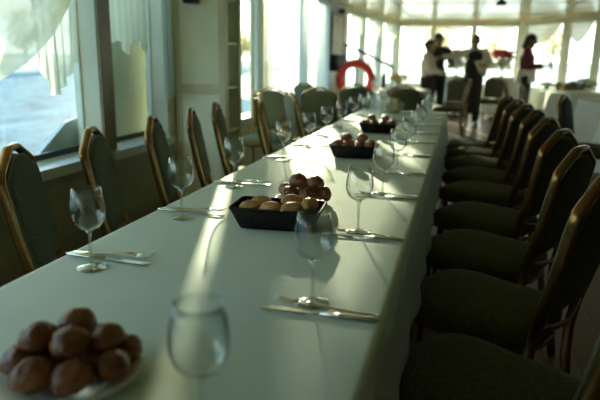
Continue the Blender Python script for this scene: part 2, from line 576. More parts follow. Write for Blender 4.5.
# panelled cupboard standing out from the window wall, shelves open to the room
cab = empty('shelf_cabinet', (-1.89, 4.25, 0))
tag(cab, 'tall cream panelled cabinet with open shelves, standing out from the window wall', 'cabinet')
bm = bmesh.new()
box(bm, (-0.205, -0.15, 0.0), (0.21, -0.125, CEIL - 0.004))
link('side_panel', bm, M['pillar'], cab, False)
bm = bmesh.new()
for (x0, x1, z0, z1) in ((-0.20, -0.15, 0.02, 2.08), (0.16, 0.208, 0.02, 2.08), (-0.15, 0.16, 0.02, 0.10), (-0.15, 0.16, 0.93, 1.0), (-0.15, 0.16, 2.0, 2.08)):
    box(bm, (x0, -0.162, z0), (x1, -0.1505, z1), 0.002)
link('panel_frame', bm, M['wall'], cab, False)
bm = bmesh.new()
box(bm, (-0.205, 0.155, 0.0), (0.21, 0.18, CEIL - 0.004))
link('side_panel', bm, M['pillar'], cab, False)
bm = bmesh.new()
box(bm, (-0.205, -0.124, 0.0), (-0.19, 0.154, CEIL - 0.004))
link('back_panel', bm, M['wall'], cab, False)
bm = bmesh.new()
box(bm, (0.195, -0.124, 0.0), (0.21, -0.095, CEIL - 0.004)); box(bm, (0.195, 0.130, 0.0), (0.21, 0.154, CEIL - 0.004))
link('stile', bm, M['wall'], cab, False)
for z in (0.32, 0.65, 0.975, 1.30, 1.62):
    bm = bmesh.new(); box(bm, (-0.189, -0.124, z - 0.009), (0.192, 0.154, z + 0.009))
    link('shelf', bm, M['pillar'], cab, False)
sp = empty('wall_speaker', (-1.915, 4.02, 1.60))
tag(sp, 'small black box fixed high on the cream cabinet side', 'speaker')
bm = bmesh.new(); box(bm, (-0.045, -0.035, -0.03), (0.045, 0.065, 0.10), 0.008); link('housing', bm, M['darkmetal'], sp)
bm = bmesh.new(); box(bm, (-0.038, -0.04, -0.02), (0.038, -0.0355, 0.09), 0.002); link('grille', bm, M['wicker'], sp)

# structure outside the windows
bm = bmesh.new()
prism(bm, [(3.55, -0.1), (4.75, -0.1), (4.75, 2.1), (4.0, 2.1), (3.74, 1.32), (3.60, 0.98), (3.55, 0.7)], lambda u, v, w: (-2.42 - w, u, v), 0.04)
struct('trim_5', bm, M['outer'])
bm = bmesh.new()
prism(bm, [(2.66, 0.20), (3.30, 0.20), (3.30, 0.84), (3.06, 0.80), (2.66, 0.56)], lambda u, v, w: (-2.30 - w, u, v), 0.03)
struct('trim_6', bm, M['outer_grey'])

# water and bank
bm = bmesh.new()
bmesh.ops.create_grid(bm, x_segments=2, y_segments=2, size=900)
wtr = link('water', bm, M['water'], None, False, (0, 0, -1.6))
wtr['kind'] = 'structure'
bm = bmesh.new()
prism(bm, [(-15, 30), (-7, 21), (30, 19), (60, 40), (75, 95), (20, 112), (-26, 102)], lambda u, v, w: (u, v, -2.0 + w), 1.55)
struct('quay', bm, M['quay'])
bm = bmesh.new()
ring = [(-75, -60), (-72, 20), (-66, 60), (-50, 95), (-20, 112), (20, 118), (60, 110), (100, 90), (140, 60)]
inn = [Vector((x, y, -1.7)) for x, y in ring]
prev = None
for p in inn:
    dirv = Vector((p.x, p.y, 0)).normalized()
    row = [bm.verts.new(p), bm.verts.new(p + dirv * 3 + Vector((0, 0, 1.0))), bm.verts.new(p + dirv * 30 + Vector((0, 0, 1.4))), bm.verts.new(p + dirv * 90 + Vector((0, 0, 1.8)))]
    if prev:
        for k in range(3): bm.faces.new((prev[k], row[k], row[k + 1], prev[k + 1]))
    prev = row
bk = struct('river_bank', bm, M['bank'], True)

# ------------------------------------------------------------------ chairs
def chair_back_path(inset=0.0, drop=0.0, n=1):
    """outline of the crown back in (y, z); closed at the bottom"""
    i = inset
    return [(-0.172 + i, 0.43), (-0.178 + i, 0.60), (-0.187 + i, 0.80), (-0.187 + i, 0.82), (-0.184 + i, 0.834), (-0.176 + i, 0.846), (-0.066 + i, 0.896 - i),
            (-0.050 + i, 0.905 - i), (-0.040 + i, 0.907 - i), (0.040 - i, 0.907 - i), (0.050 - i, 0.905 - i), (0.066 - i, 0.896 - i),
            (0.176 - i, 0.846), (0.184 - i, 0.834), (0.187 - i, 0.82), (0.187 - i, 0.80), (0.178 - i, 0.60), (0.172 - i, 0.43)]

def back_x(z):
    # slight recline with a soft curve
    t_ = (z - 0.43) / 0.49
    return -0.195 - 0.10 * t_ - 0.012 * sin(t_ * pi)

def make_chair():
    r = empty('banquet_chair')
    # backrest frame: one bent tube from rear foot to rear foot
    path = chair_back_path()
    pts = [(back_x(z), y, z) for y, z in path]
    pts = [(-0.235, -0.165, 0.012), (-0.20, -0.158, 0.25)] + pts + [(-0.20, 0.158, 0.25), (-0.235, 0.165, 0.012)]
    bm = bmesh.new()
    sweep(bm, smooth_path(pts, 1), 0.012, 0.0165, 12, up=Vector((1, 0, 0)), power=0.85)
    link('back_frame', bm, M['gold'], r)
    # padded back
    bm = bmesh.new()
    yz = [(-0.158, 0.515), (-0.165, 0.60), (-0.174, 0.79), (-0.168, 0.826), (-0.070, 0.874), (-0.04, 0.880), (0.04, 0.880), (0.070, 0.874),
          (0.168, 0.826), (0.174, 0.79), (0.165, 0.60), (0.158, 0.515)]
    loops = []
    # rounded cushion: stacked outlines growing inward
    for (k, off) in ((0.90, -0.020), (0.975, -0.016), (1.0, -0.006), (1.0, 0.008), (0.97, 0.022), (0.88, 0.030), (0.6, 0.034)):
        ring_ = []
        for y, z in yz:
            cy, cz = 0.0, 0.70
            yy = cy + (y - cy) * k; zz = cz + (z - cz) * (k if k > 0.8 else k)
            ring_.append(bm.verts.new((back_x(zz) + off, yy, zz)))
        loops.append(ring_)
    nn = len(yz)
    for a_, b_ in zip(loops, loops[1:]):
        for k in range(nn):
            bm.faces.new((a_[k], b_[k], b_[(k + 1) % nn], a_[(k + 1) % nn]))
    bm.faces.new(loops[0]); bm.faces.new(loops[-1])
    pad = link('backrest', bm, M['fabric'], r)
    for off in (-0.012, 0.016):
        bm = bmesh.new()
        sweep(bm, [(back_x(z) + off, y * 1.003, z) for y, z in yz], 0.0028, 0.0028, 6, closed=True)
        link('piping', bm, M['piping'], pad)
    # lower back rail, bowed
    bm = bmesh.new()
    sweep(bm, [(back_x(0.5) - 0.004 - 0.02 * cos(a_ * pi / 2) ** 1, 0.158 * a_, 0.49 - 0.02 * cos(a_ * pi / 2)) for a_ in [k / 6 for k in range(-6, 7)]], 0.007, 0.009, 8)
    link('back_rail', bm, M['gold'], r)
    # seat cushion
    bm = bmesh.new()
    def outline(k, z):
        out = []
        for a_ in range(40):
            th = 2 * pi * a_ / 40
            c, s = cos(th), sin(th)
            e = 0.42
            x = 0.222 * math.copysign(abs(c) ** e, c) * k
            wy = 0.215 if c > 0 else 0.20
            y = wy * math.copysign(abs(s) ** e, s) * k
            if c > 0: x += 0.012 * (1 - abs(s)) * k
            out.append(bm.verts.new((x + 0.032, y, z)))
        return out
    ls = [outline(0.94, 0.395), outline(0.99, 0.402), outline(1.0, 0.425), outline(0.985, 0.45), outline(0.93, 0.466), outline(0.75, 0.476), outline(0.45, 0.480)]
    for a_, b_ in zip(ls, ls[1:]):
        for k in range(40):
            bm.faces.new((a_[k], b_[k], b_[(k + 1) % 40], a_[(k + 1) % 40]))
    bm.faces.new(ls[0]); bm.faces.new(ls[-1])
    link('seat', bm, M['fabric'], r)
    bm = bmesh.new()
    sweep(bm, smooth_path([(-0.185, -0.165, 0.383), (0.205, -0.175, 0.383), (0.205, 0.175, 0.383), (-0.185, 0.165, 0.383)], 2, True), 0.009, 0.010, 8, closed=True)
    link('seat_frame', bm, M['gold'], r)
    for s in (-1, 1):
        bm = bmesh.new()
        sweep(bm, [(0.190, s * 0.168, 0.385), (0.196, s * 0.17, 0.2), (0.205, s * 0.175, 0.012)], 0.0095, 0.0115, 8)
        link('leg', bm, M['gold'], r)
        for (x, y) in ((0.205, s * 0.175), (-0.235, s * 0.165)):
            bm = bmesh.new()
            rr_ = bmesh.ops.create_cone(bm, cap_ends=True, segments=12, radius1=0.014, radius2=0.012, depth=0.02)
            for v in rr_['verts']: v.co += Vector((x, y, 0.0105))
            link('foot_cap', bm, M['darkmetal'], r)
    return r

GREEN = 'green banquet chair with a bronze frame'
chair0 = make_chair()
used_chair = [False]
def chair(x, y, rot, label, group):
    o = copy_tree(chair0) if used_chair[0] else chair0
    used_chair[0] = True
    o.location = (x, y, 0); o.rotation_euler = (0, 0, rot)
    tag(o, label, 'chair', group)
    return o

ordn = ['first', 'second', 'third', 'fourth', 'fifth', 'sixth', 'seventh', 'eighth', 'ninth', 'tenth', 'eleventh']
gl = 'chairs along the window side of the long table'
LC = [(-1.14, 1.71, 26), (-1.17, 2.18, 22), (-1.185, 2.70, 20), (-1.20, 3.17, 20), (-1.25, 3.64, 17), (-1.15, 4.15, 18), (-1.33, 4.74, 22), (-1.235, 5.26, 32)]
for i, (x, y, a) in enumerate(LC):
    nm = ['patterned green banquet chair under the river window, nearest on the window side',
          'green banquet chair by the pillar between the first two windows',
          'green banquet chair before the olive-lit second window, third on the window side',
          'green banquet chair in front of the cream cabinet side, fourth on the window side',
          'green banquet chair beside the open shelves, fifth on the window side',
          'green banquet chair just past the shelf cabinet, sixth on the window side',
          'green banquet chair before a bright window, seventh on the window side',
          'green banquet chair set back, last along the window side of the long table'][i]
    chair(x, y, R(a), nm, gl)
gr = 'chairs along the aisle side of the long table'
RC = [(0.135, 1.31, 0), (0.145, 1.85, 0), (0.172, 2.40, 1), (0.20, 2.96, -1), (0.215, 3.56, 0), (0.215, 4.08, 1), (0.205, 4.59, -1), (0.185, 5.09, 0), (0.15, 5.60, 1)]
for i, (x, y, a) in enumerate(RC):
    nm = 'dark green banquet chair, %s from the camera in the row on the aisle side' % ordn[i]
    if i == 0: nm = 'dark green banquet chair nearest the camera on the aisle side, at the bottom right corner'
    if i == 8: nm = 'dark green banquet chair, last of the row on the aisle side'
    chair(x, y, R(152 + a), nm, gr)

# ------------------------------------------------------------------ the long table
TX0, TX1, TY0, TY1 = -0.87, -0.10, -0.35, 5.46
TZ = 0.75
tb = empty('dining_table', ((TX0 + TX1) / 2, (TY0 + TY1) / 2, 0))
tag(tb, 'long banquet table hidden under the white tablecloth', 'table')
bm = bmesh.new(); box(bm, (-(TX1 - TX0) / 2 + 0.006, -(TY1 - TY0) / 2 + 0.006, 0.715), ((TX1 - TX0) / 2 - 0.006, (TY1 - TY0) / 2 - 0.006, 0.7445)); link('tabletop', bm, M['wood'], tb, False)
for sx in (-1, 1):
    for y in (-2.6, -0.9, 0.9, 2.6):
        bm = bmesh.new(); box(bm, (sx * 0.32 - 0.02, y - 0.02, 0.0), (sx * 0.32 + 0.02, y + 0.02, 0.7148), 0.003); link('leg', bm, M['darkmetal'], tb, False)

def cloth_rect(x0, x1, y0, y1, z, hang, seed=0, rnd=0.015, step=0.04, flare=0.03, fold=0.012):
    """draped cloth with hanging sides, softly folded"""
    bm = bmesh.new()
    per = []
    def seq(a, b):
        k = max(2, int(abs(b - a) / step))
        return [a + (b - a) * i / k for i in range(k)]
    for x in seq(x0, x1): per.append((x, y0, 0, -1))
    for y in seq(y0, y1): per.append((x1, y, 1, 0))
    for x in seq(x1, x0): per.append((x, y1, 0, 1))
    for y in seq(y1, y0): per.append((x0, y, -1, 0))
    # soften corner normals
    N = len(per)
    rows = []
    prof = [(-rnd, 0.0), (-rnd * 0.3, -rnd * 0.12), (0.0, -rnd * 0.8), (0.003, -rnd * 2.0)] + [(None, -hang * k / 8) for k in range(1, 9)]
    nor = []
    for i in range(N):
        v = Vector((0, 0))
        for d in range(-2, 3):
            q = per[(i + d) % N]; v += Vector((q[2], q[3]))
        v.normalize(); nor.append(v)
    for (o_, dz) in prof:
        row = []
        for i, (x, y, _, _) in enumerate(per):
            nv = nor[i]
            if o_ is None:
                f = -dz / hang
                w = noise.noise(Vector((x * 4.1 + seed, y * 3.3, 0.4 * f)))
                w2 = sin((x + y) * 21 + 3 * noise.noise(Vector((x * 1.7 + seed, y * 1.7, 5))))
                off = 0.004 + flare * f * f * 0.7 + fold * f * (w * 1.6 + w2 * 0.7 + 0.9)
                corner = 1 - max(abs(nv.x), abs(nv.y))
                off += corner * 0.10 * f
            else:
                off = o_
            px_, py_ = x + nv.x * off, y + nv.y * off
            row.append(bm.verts.new((px_, py_, z + dz)))
        rows.append(row)
    for a_, b_ in zip(rows, rows[1:]):
        for i in range(N):
            bm.faces.new((a_[i], a_[(i + 1) % N], b_[(i + 1) % N], b_[i]))
    bm.faces.new(rows[0])
    return bm
bm = cloth_rect(TX0, TX1, TY0, TY1, TZ, 0.262, flare=0.02, fold=0.009)
tc_ = link('tablecloth', bm, M['cloth'])
tag(tc_, 'long white tablecloth covering the banquet table beside the window chairs', 'tablecloth')
sm = tc_.modifiers.new('thickness', 'SOLIDIFY'); sm.thickness = 0.002; sm.offset = -1

# ------------------------------------------------------------------ glassware
def make_glass():
    r = empty('wine_glass')
    bm = bmesh.new()
    prof_o = [(0.0, 0.0865), (0.010, 0.088), (0.022, 0.094), (0.031, 0.104), (0.0362, 0.118), (0.0372, 0.130), (0.0362, 0.145), (0.0335, 0.162), (0.0305, 0.180)]
    prof_i = [(0.0297, 0.1803), (0.0327, 0.162), (0.0354, 0.145), (0.0364, 0.130), (0.0354, 0.118), (0.0302, 0.105), (0.021, 0.0955), (0.009, 0.090), (0.0, 0.089)]
    lathe(bm, prof_o + prof_i, 32)
    link('bowl', bm, M['wineglass'], r)
    bm = bmesh.new()
    lathe(bm, [(0.0, 0.0055), (0.0065, 0.0058), (0.0042, 0.012), (0.0034, 0.03), (0.0033, 0.06), (0.0040, 0.078), (0.0075, 0.0855), (0.0, 0.0862)], 14)
    link('stem', bm, M['glassstem'], r)
    bm = bmesh.new()
    lathe(bm, [(0.0, 0.0004), (0.0325, 0.0004), (0.0335, 0.0015), (0.032, 0.0024), (0.015, 0.004), (0.0, 0.0054)], 32)
    link('foot', bm, M['glassstem'], r)
    return r
glass0 = make_glass()
ug = [False]
TS = TZ + 0.0005
def glass(x, y, label, group, z=TS, name=None):
    o = copy_tree(glass0) if ug[0] else glass0
    ug[0] = True
    o.location = (x, y, z); o.rotation_euler = (0, 0, random.uniform(0, 6))
    tag(o, label, 'wine glass', group)
    return o

def make_fork():
    bm = bmesh.new()
    # handle at -x, tines at +x; a stem with a gentle profile, then four tines
    pts = [(-0.10, 0, 0.004), (-0.06, 0, 0.004), (-0.01, 0, 0.006), (0.03, 0, 0.010), (0.045, 0, 0.009)]
    rad = [1.0, 1.15, 0.7, 0.5, 0.9]
    sweep(bm, pts, 0.0085, 0.0016, 8, radii=rad)
    # root of the head
    sweep(bm, [(0.043, 0, 0.009), (0.052, 0, 0.0065), (0.060, 0, 0.005)], 0.0115, 0.0010, 8, radii=[0.7, 1.0, 1.0])
    for k in range(4):
        y = (k - 1.5) * 0.0062
        sweep(bm, [(0.056, y, 0.0058), (0.075, y * 1.02, 0.0045), (0.090, y, 0.007), (0.102, y, 0.012)], 0.0014, 0.0009, 6, radii=[1, 1, 0.9, 0.5])
    return link('fork', bm, M['steel'])
def make_knife():
    r = empty('table_knife')
    bm = bmesh.new()
    sweep(bm, [(-0.11, 0, 0.004), (-0.10, 0, 0.004), (-0.05, 0, 0.004), (-0.005, 0, 0.004)], 0.0085, 0.0036, 10, radii=[0.6, 1.0, 1.0, 0.7])
    link('handle', bm, M['steel'], r)
    bm = bmesh.new()
    prism(bm, [(-0.005, -0.006), (0.06, -0.008), (0.095, -0.008), (0.108, 0.004), (0.108, 0.0075), (0.0, 0.0065)], lambda u, v, w: (u, v, 0.0035 + w), 0.0013)
    link('blade', bm, M['steel'], r, False)
    return r
fork0, knife0 = make_fork(), make_knife()
uf = [False, False]
def fork(x, y, rot, label, group, tilt=0.0, z=TS):
    o = copy_tree(fork0) if uf[0] else fork0
    uf[0] = True
    o.location = (x, y, z); o.rotation_euler = (0, tilt, rot)
    tag(o, label, 'fork', group)
def knife(x, y, rot, label, group):
    o = copy_tree(knife0) if uf[1] else knife0
    uf[1] = True
    o.location = (x, y, TS); o.rotation_euler = (0, 0, rot)
    tag(o, label, 'knife', group)

RY = [(0.578, -0.275), (1.016, -0.244), (1.512, -0.240), (1.993, -0.236), (2.42, -0.232), (2.90, -0.228), (3.38, -0.225), (3.84, -0.225), (4.30, -0.225), (4.76, -0.225), (5.20, -0.23)]
LY = [(1.054, -0.755), (1.489, -0.752), (1.925, -0.762), (2.52, -0.758), (2.94, -0.745), (3.36, -0.745), (3.84, -0.75), (4.30, -0.75), (4.74, -0.75), (5.18, -0.75)]
for i, (y, x) in enumerate(RY):
    if i == 0: lb = 'empty wine glass closest to the camera, very blurred, at the bottom of the picture'
    elif i == len(RY) - 1: lb = 'empty wine glass at the far table end, last on the aisle side'
    else: lb = 'empty wine glass on the aisle side of the table, %s from the camera' % ordn[i]
    glass(x, y, lb, 'wine glasses on the aisle side')
for i, (y, x) in enumerate(LY):
    if i == len(LY) - 1: lb = 'empty wine glass at the far table end, last on the window side'
    else: lb = 'empty wine glass on the window side of the table, %s from the camera' % ordn[i]
    glass(x, y, lb, 'wine glasses on the window side')
for i, (x, y) in enumerate([(-0.64, 4.22), (-0.66, 4.62), (-0.63, 4.90), (-0.56, 4.45)]):
    glass(x, y, 'wine glass standing in the sparkling cluster near the far window-side table end', 'clustered wine glasses near the table end')
# cutlery: aisle side, handles towards the aisle
for i, (y, x) in enumerate(RY[1:]):
    yy = y - 0.035
    lb = 'in the %s place setting from the camera on the aisle side' % ordn[i]
    knife(-0.222, yy - 0.014, R(180 + [2, 4, -2, 1, 0, 2, -1, 1, 0, 2][i]), 'steel table knife ' + lb, 'knives on the aisle side')
    fork(-0.215 + 0.002, yy + 0.012 if i != 0 else yy + 0.012, R(180 + [-5, -6, 4, 6, 5, 6, 4, 6, 5, 4][i]), 'steel fork ' + lb, 'forks on the aisle side')
for i, (y, x) in enumerate(LY):
    yy = y + 0.075 if i > 0 else y + 0.072
    lb = 'in the %s place setting from the camera on the window side' % ordn[i]
    knife(-0.752, yy - 0.018, R([-3, -2, 2, -2, 1, 0, 2, 0, 1, 0][i]), 'steel table knife ' + lb, 'knives on the window side')
    fork(-0.755, yy + 0.012, R([7, 5, 9, 6, 5, 6, 4, 6, 5, 4][i]), 'steel fork ' + lb, 'forks on the window side')

# ------------------------------------------------------------------ bread
def bun_mesh(name, sx, sy, sz, seed, material, slash=True):
    bm = bmesh.new()
    bmesh.ops.create_icosphere(bm, subdivisions=4, radius=1)
    for v in bm.verts:
        c = v.co.copy()
        d = 1 + 0.10 * noise.noise(c * 1.3 + Vector((seed, 0, 0))) + (0.09 if 'brown' in material.name or 'rye' in material.name else 0.035) * noise.noise(c * (3.2 if 'brown' in material.name or 'rye' in material.name else 4) + Vector((0, seed, 0)))
        z = c.z
        if z < 0: z = z * 0.72
        if slash and c.z > 0.2:
            g = abs(c.y + 0.25 * c.x)
            d -= 0.05 * math.exp(-(g / 0.10) ** 2) * (c.z - 0.2)
        v.co = Vector((c.x * d * sx, c.y * d * sy, z * d * sz))
    return link(name, bm, material)

protos = {}
def bun(kind, x, y, z, s, label, group, rot=None, tilt=0):
    specs = {'gold': (0.034, 0.026, 0.024, 'bun_gold'), 'goldlong': (0.040, 0.025, 0.024, 'bun_gold'),
             'brown': (0.028, 0.026, 0.024, 'bun_brown'), 'dark': (0.029, 0.026, 0.023, 'bun_dark')}
    v = random.randint(0, 1)
    key = (kind, v)
    if key not in protos:
        a, b, c, mm = specs[kind]
        protos[key] = bun_mesh('bread_roll', a, b, c, 3.7 * v + len(kind), M[mm])
        o = protos[key]
    else:
        o = protos[key].copy(); COL.objects.link(o)
    o.location = (x, y, z)
    o.scale = (s, s, s)
    o.rotation_euler = (tilt, random.uniform(-0.2, 0.2), random.uniform(0, 3.1) if rot is None else rot)
    tag(o, label, 'bread roll', group)
    return o

def basket(x, y, rot, L, W, h, label):
    """open tapering tray basket; local x is the long side"""
    r = empty('bread_basket', (x, y, TS), rot)
    bm = bmesh.new()
    def ringv(l, w, z, c=0.012):
        pts_ = []
        for sx, sy in ((1, 1), (-1, 1), (-1, -1), (1, -1)):
            for a_ in range(4):
                base = {(1, 1): 0, (-1, 1): 90, (-1, -1): 180, (1, -1): 270}[(sx, sy)]
                th = R(base + a_ * 30)
                pts_.append(bm.verts.new((sx * (l / 2 - c) + c * cos(th), sy * (w / 2 - c) + c * sin(th), z)))
        return pts_
    k = 0.80
    rs = [ringv(L * k - 0.01, W * k - 0.01, 0.0008), ringv(L * k, W * k, 0.003), ringv(L * (k + 1) / 2, W * (k + 1) / 2, h / 2), ringv(L, W, h - 0.002),
          ringv(L - 0.004, W - 0.004, h), ringv(L - 0.009, W - 0.009, h - 0.002), ringv(L * (k + 1) / 2 - 0.01, W * (k + 1) / 2 - 0.01, h / 2), ringv(L * k - 0.012, W * k - 0.012, 0.006)]
    for a_, b_ in zip(rs, rs[1:]):
        for i in range(16): bm.faces.new((a_[i], a_[(i + 1) % 16], b_[(i + 1) % 16], b_[i]))
    bm.faces.new(rs[0]); bm.faces.new(rs[-1])
    link('woven_body', bm, M['wicker'], r)
    bm = bmesh.new()
    rim = []
    c = 0.014
    for (sx, sy, base) in ((1, 1, 0), (-1, 1, 90), (-1, -1, 180), (1, -1, 270)):
        for a_ in range(4):
            th = R(base + a_ * 30)
            rim.append((sx * (L / 2 - c) + c * cos(th), sy * (W / 2 - c) + c * sin(th), h + 0.001))
    sweep(bm, rim, 0.004, 0.0035, 8, closed=True)
    link('rim', bm, M['wicker'], r)
    tag(r, label, 'bread basket', 'black bread baskets on the long table')
    return r

def w2(x, y, rot, u, v):
    return x + u * cos(rot) - v * sin(rot), y + u * sin(rot) + v * cos(rot)

# first basket: golden rolls
bx, by, br_ = -0.462, 1.502, R(4)
basket(bx, by, br_, 0.248, 0.140, 0.058, 'black bread basket nearest the camera, filled with golden rolls')
for i, (u, v, z, s, k, rt, lb) in enumerate([
        (-0.077, -0.018, 0.052, 0.82, 'goldlong', 0.2, 'golden bread roll at the left end of the nearest basket'),
        (-0.018, -0.026, 0.054, 0.84, 'goldlong', -0.1, 'golden bread roll at the front middle of the nearest basket'),
        (0.040, -0.024, 0.055, 0.86, 'goldlong', 0.4, 'golden bread roll front right of the middle in the nearest basket'),
        (0.086, 0.004, 0.062, 0.92, 'gold', 1.3, 'pale golden roll with a crease at the right end of the nearest basket'),
        (-0.060, 0.034, 0.055, 0.80, 'goldlong', 0.3, 'golden bread roll at the back left of the nearest basket'),
        (0.032, 0.031, 0.064, 0.86, 'goldlong', 0.5, 'tall golden bread roll at the back of the nearest basket')]):
    X, Y = w2(bx, by, br_, u, v)
    bun(k, X, Y, TS + z, s, lb, 'golden rolls in the nearest basket', rot=br_ + rt)

def plate(x, y, r_, label):
    o = empty('bread_plate', (x, y, TS))
    bm = bmesh.new()
    lathe(bm, [(0, 0.002), (r_ * 0.55, 0.001), (r_ * 0.62, 0.003), (r_, 0.014), (r_ + 0.001, 0.0155), (r_ - 0.003, 0.016), (r_ * 0.64, 0.007), (r_ * 0.58, 0.0045), (0, 0.0045)], 48)
    link('dish', bm, M['china'], o)
    bm = bmesh.new()
    sweep(bm, [(r_ * cos(a_ * pi / 24), r_ * sin(a_ * pi / 24), 0.0155) for a_ in range(48)], 0.0018, 0.0012, 6, closed=True)
    link('rim', bm, M['china'], o)
    tag(o, label, 'plate', 'white plates of dark bread')
    return o

# plate of dark rolls at the near left
px_, py_ = -0.515, 0.650
plate(px_, py_, 0.100, 'round white plate heaped with dark rolls at the bottom left corner')
near = [(-0.062, -0.020, 0.030, 1.0), (-0.018, -0.052, 0.030, 1.0), (0.035, -0.040, 0.029, 0.95), (0.068, 0.004, 0.030, 0.92), (0.030, 0.028, 0.030, 0.95),
        (-0.030, 0.022, 0.030, 1.0), (-0.065, 0.038, 0.031, 0.9), (0.060, 0.052, 0.030, 0.88), (0.005, 0.068, 0.030, 0.9),
        (-0.042, -0.008, 0.062, 0.9), (0.012, -0.008, 0.061, 0.95), (-0.012, 0.042, 0.063, 0.98), (0.048, 0.026, 0.060, 0.78)]
nl = ['dark bread roll at the left edge of the near plate', 'reddish dark roll lying at the front of the near plate', 'dark roll at the front right of the near plate',
      'dark roll at the right edge of the near plate', None, None, 'dark roll at the back left rim of the near plate', 'small dark roll at the back right of the near plate',
      None, 'dark roll on top of the heap, left side, on the near plate', 'dark roll on top of the heap, front right, on the near plate', 'dark roll at the highest back of the heap on the near plate',
      'small dark roll on top towards the right rim of the near plate']
for (u, v, z, s), lb in zip(near, nl):
    bun('dark', px_ + u, py_ + v, TS + z, s * 1.08, lb or 'dark bread roll half hidden inside the heap on the near plate', 'dark rolls on the near plate')

# plate of brown rolls behind the first basket
px_, py_ = -0.468, 1.785
plate(px_, py_, 0.088, 'white plate of crinkled brown rolls right behind the nearest basket')
for (u, v, z, s, lb) in [(-0.034, -0.032, 0.031, 1.15, 'brown roll low at the front left of the plate behind the nearest basket'),
                     (0.024, -0.036, 0.031, 1.12, 'brown roll low at the front of the plate behind the nearest basket'),
                     (0.062, 0.008, 0.031, 1.12, 'brown roll at the right rim of the plate behind the nearest basket'),
                     (-0.058, 0.022, 0.031, 1.10, 'brown roll at the left rim of the plate behind the nearest basket'),
                     (0.004, 0.036, 0.031, 1.12, 'brown roll at the back of the plate behind the nearest basket'),
                     (-0.016, -0.004, 0.069, 1.15, 'brown roll on top left of the pile behind the nearest basket'),
                     (0.040, -0.004, 0.066, 1.12, 'brown roll on top right of the pile behind the nearest basket')]:
    bun('brown', px_ + u, py_ + v, TS + z, s, lb, 'brown rolls on the plate behind the nearest basket')

def full_basket(x, y, rot, L, W, which, extra=False):
    basket(x, y, rot, L, W, 0.058, {'middle': 'black bread basket in the middle, heaped with brown rolls', 'far': 'black bread basket farthest from the camera, heaped with brown rolls'}[which])
    sp_ = []
    nx = int(L / 0.052)
    for i in range(nx):
        for j in (-1, 1):
            sp_.append((-L / 2 + 0.034 + i * (L - 0.068) / (nx - 1), j * 0.029, 0.056 + random.uniform(0, 0.004)))
    for i in range(nx - 2):
        sp_.append((-L / 2 + 0.075 + i * (L - 0.15) / max(1, nx - 3), random.uniform(-0.006, 0.006), 0.090 + random.uniform(0, 0.004)))
    for (u, v, z) in sp_:
        X, Y = w2(x, y, rot, u, v)
        bun('brown', X, Y, TS + z, random.uniform(0.93, 1.0), 'brown bread roll heaped in the %s black basket' % ('middle' if which == 'middle' else 'farthest'), 'brown rolls in the %s basket' % which)
full_basket(-0.468, 2.73, R(3), 0.225, 0.135, 'middle')
full_basket(-0.488, 3.72, R(2), 0.235, 0.135, 'far')

# crumpled cloth bundle near the table end
bm = bmesh.new()
bmesh.ops.create_icosphere(bm, subdivisions=4, radius=1)
for v in bm.verts:
    c = v.co.copy()
    d = 1 + 0.22 * noise.noise(c * 2.1) + 0.10 * noise.noise(c * 5) + 0.05 * abs(noise.noise(c * 11))
    v.co = Vector((c.x * 0.105 * d, c.y * 0.09 * d, max(-0.055, c.z * 0.075 * d)))
    v.co.z += 0.0565
nk = link('napkin', bm, M['napkin'], None, True, (-0.575, 5.16, TS))
tag(nk, 'puffy cream cloth napkin crumpled near the far end of the long table', 'napkin')
glass_plate = [(-0.44, 4.35), (-0.42, 5.1)]
plate(-0.42, 4.5, 0.085, 'empty white plate in the middle of the table beyond the baskets')

# ------------------------------------------------------------------ curtains
def drape(name, y0, y1, ztop, hem, x, folds, amp, material, label, cat='curtain', nz=26, group=None, gather=0.0, along=None):
    """pleated hanging cloth; hem(u)->z, gather narrows towards the bottom"""
    bm = bmesh.new()
    nu = max(12, int(folds * 10))
    rows = []
    for j in range(nz + 1):
        f = j / nz
        row = []
        for i in range(nu + 1):
            u = i / nu
            z = ztop + (hem(u) - ztop) * f
            ph = u * folds * 2 * pi + 1.4 * noise.noise(Vector((u * 3, 0, y0)))
            a_ = amp * (0.5 + 0.8 * f) * (0.8 + 0.4 * noise.noise(Vector((u * 5, f * 2, y0))))
            xx = x + a_ * sin(ph)
            uc = 0.5 + (u - 0.5) * (1 - gather * f)
            yy = y0 + (y1 - y0) * uc + 0.01 * cos(ph)
            if along:
                p = along[0] + along[1] * (yy) + along[2] * (xx)
                row.append(bm.verts.new((p.x, p.y, z)))
            else:
                row.append(bm.verts.new((xx, yy, z)))
        rows.append(row)
    for a_, b_ in zip(rows, rows[1:]):
        for i in range(nu):
            bm.faces.new((a_[i], a_[i + 1], b_[i + 1], b_[i]))
    o = link(name, bm, material)
    tag(o, label, cat, group)
    return o

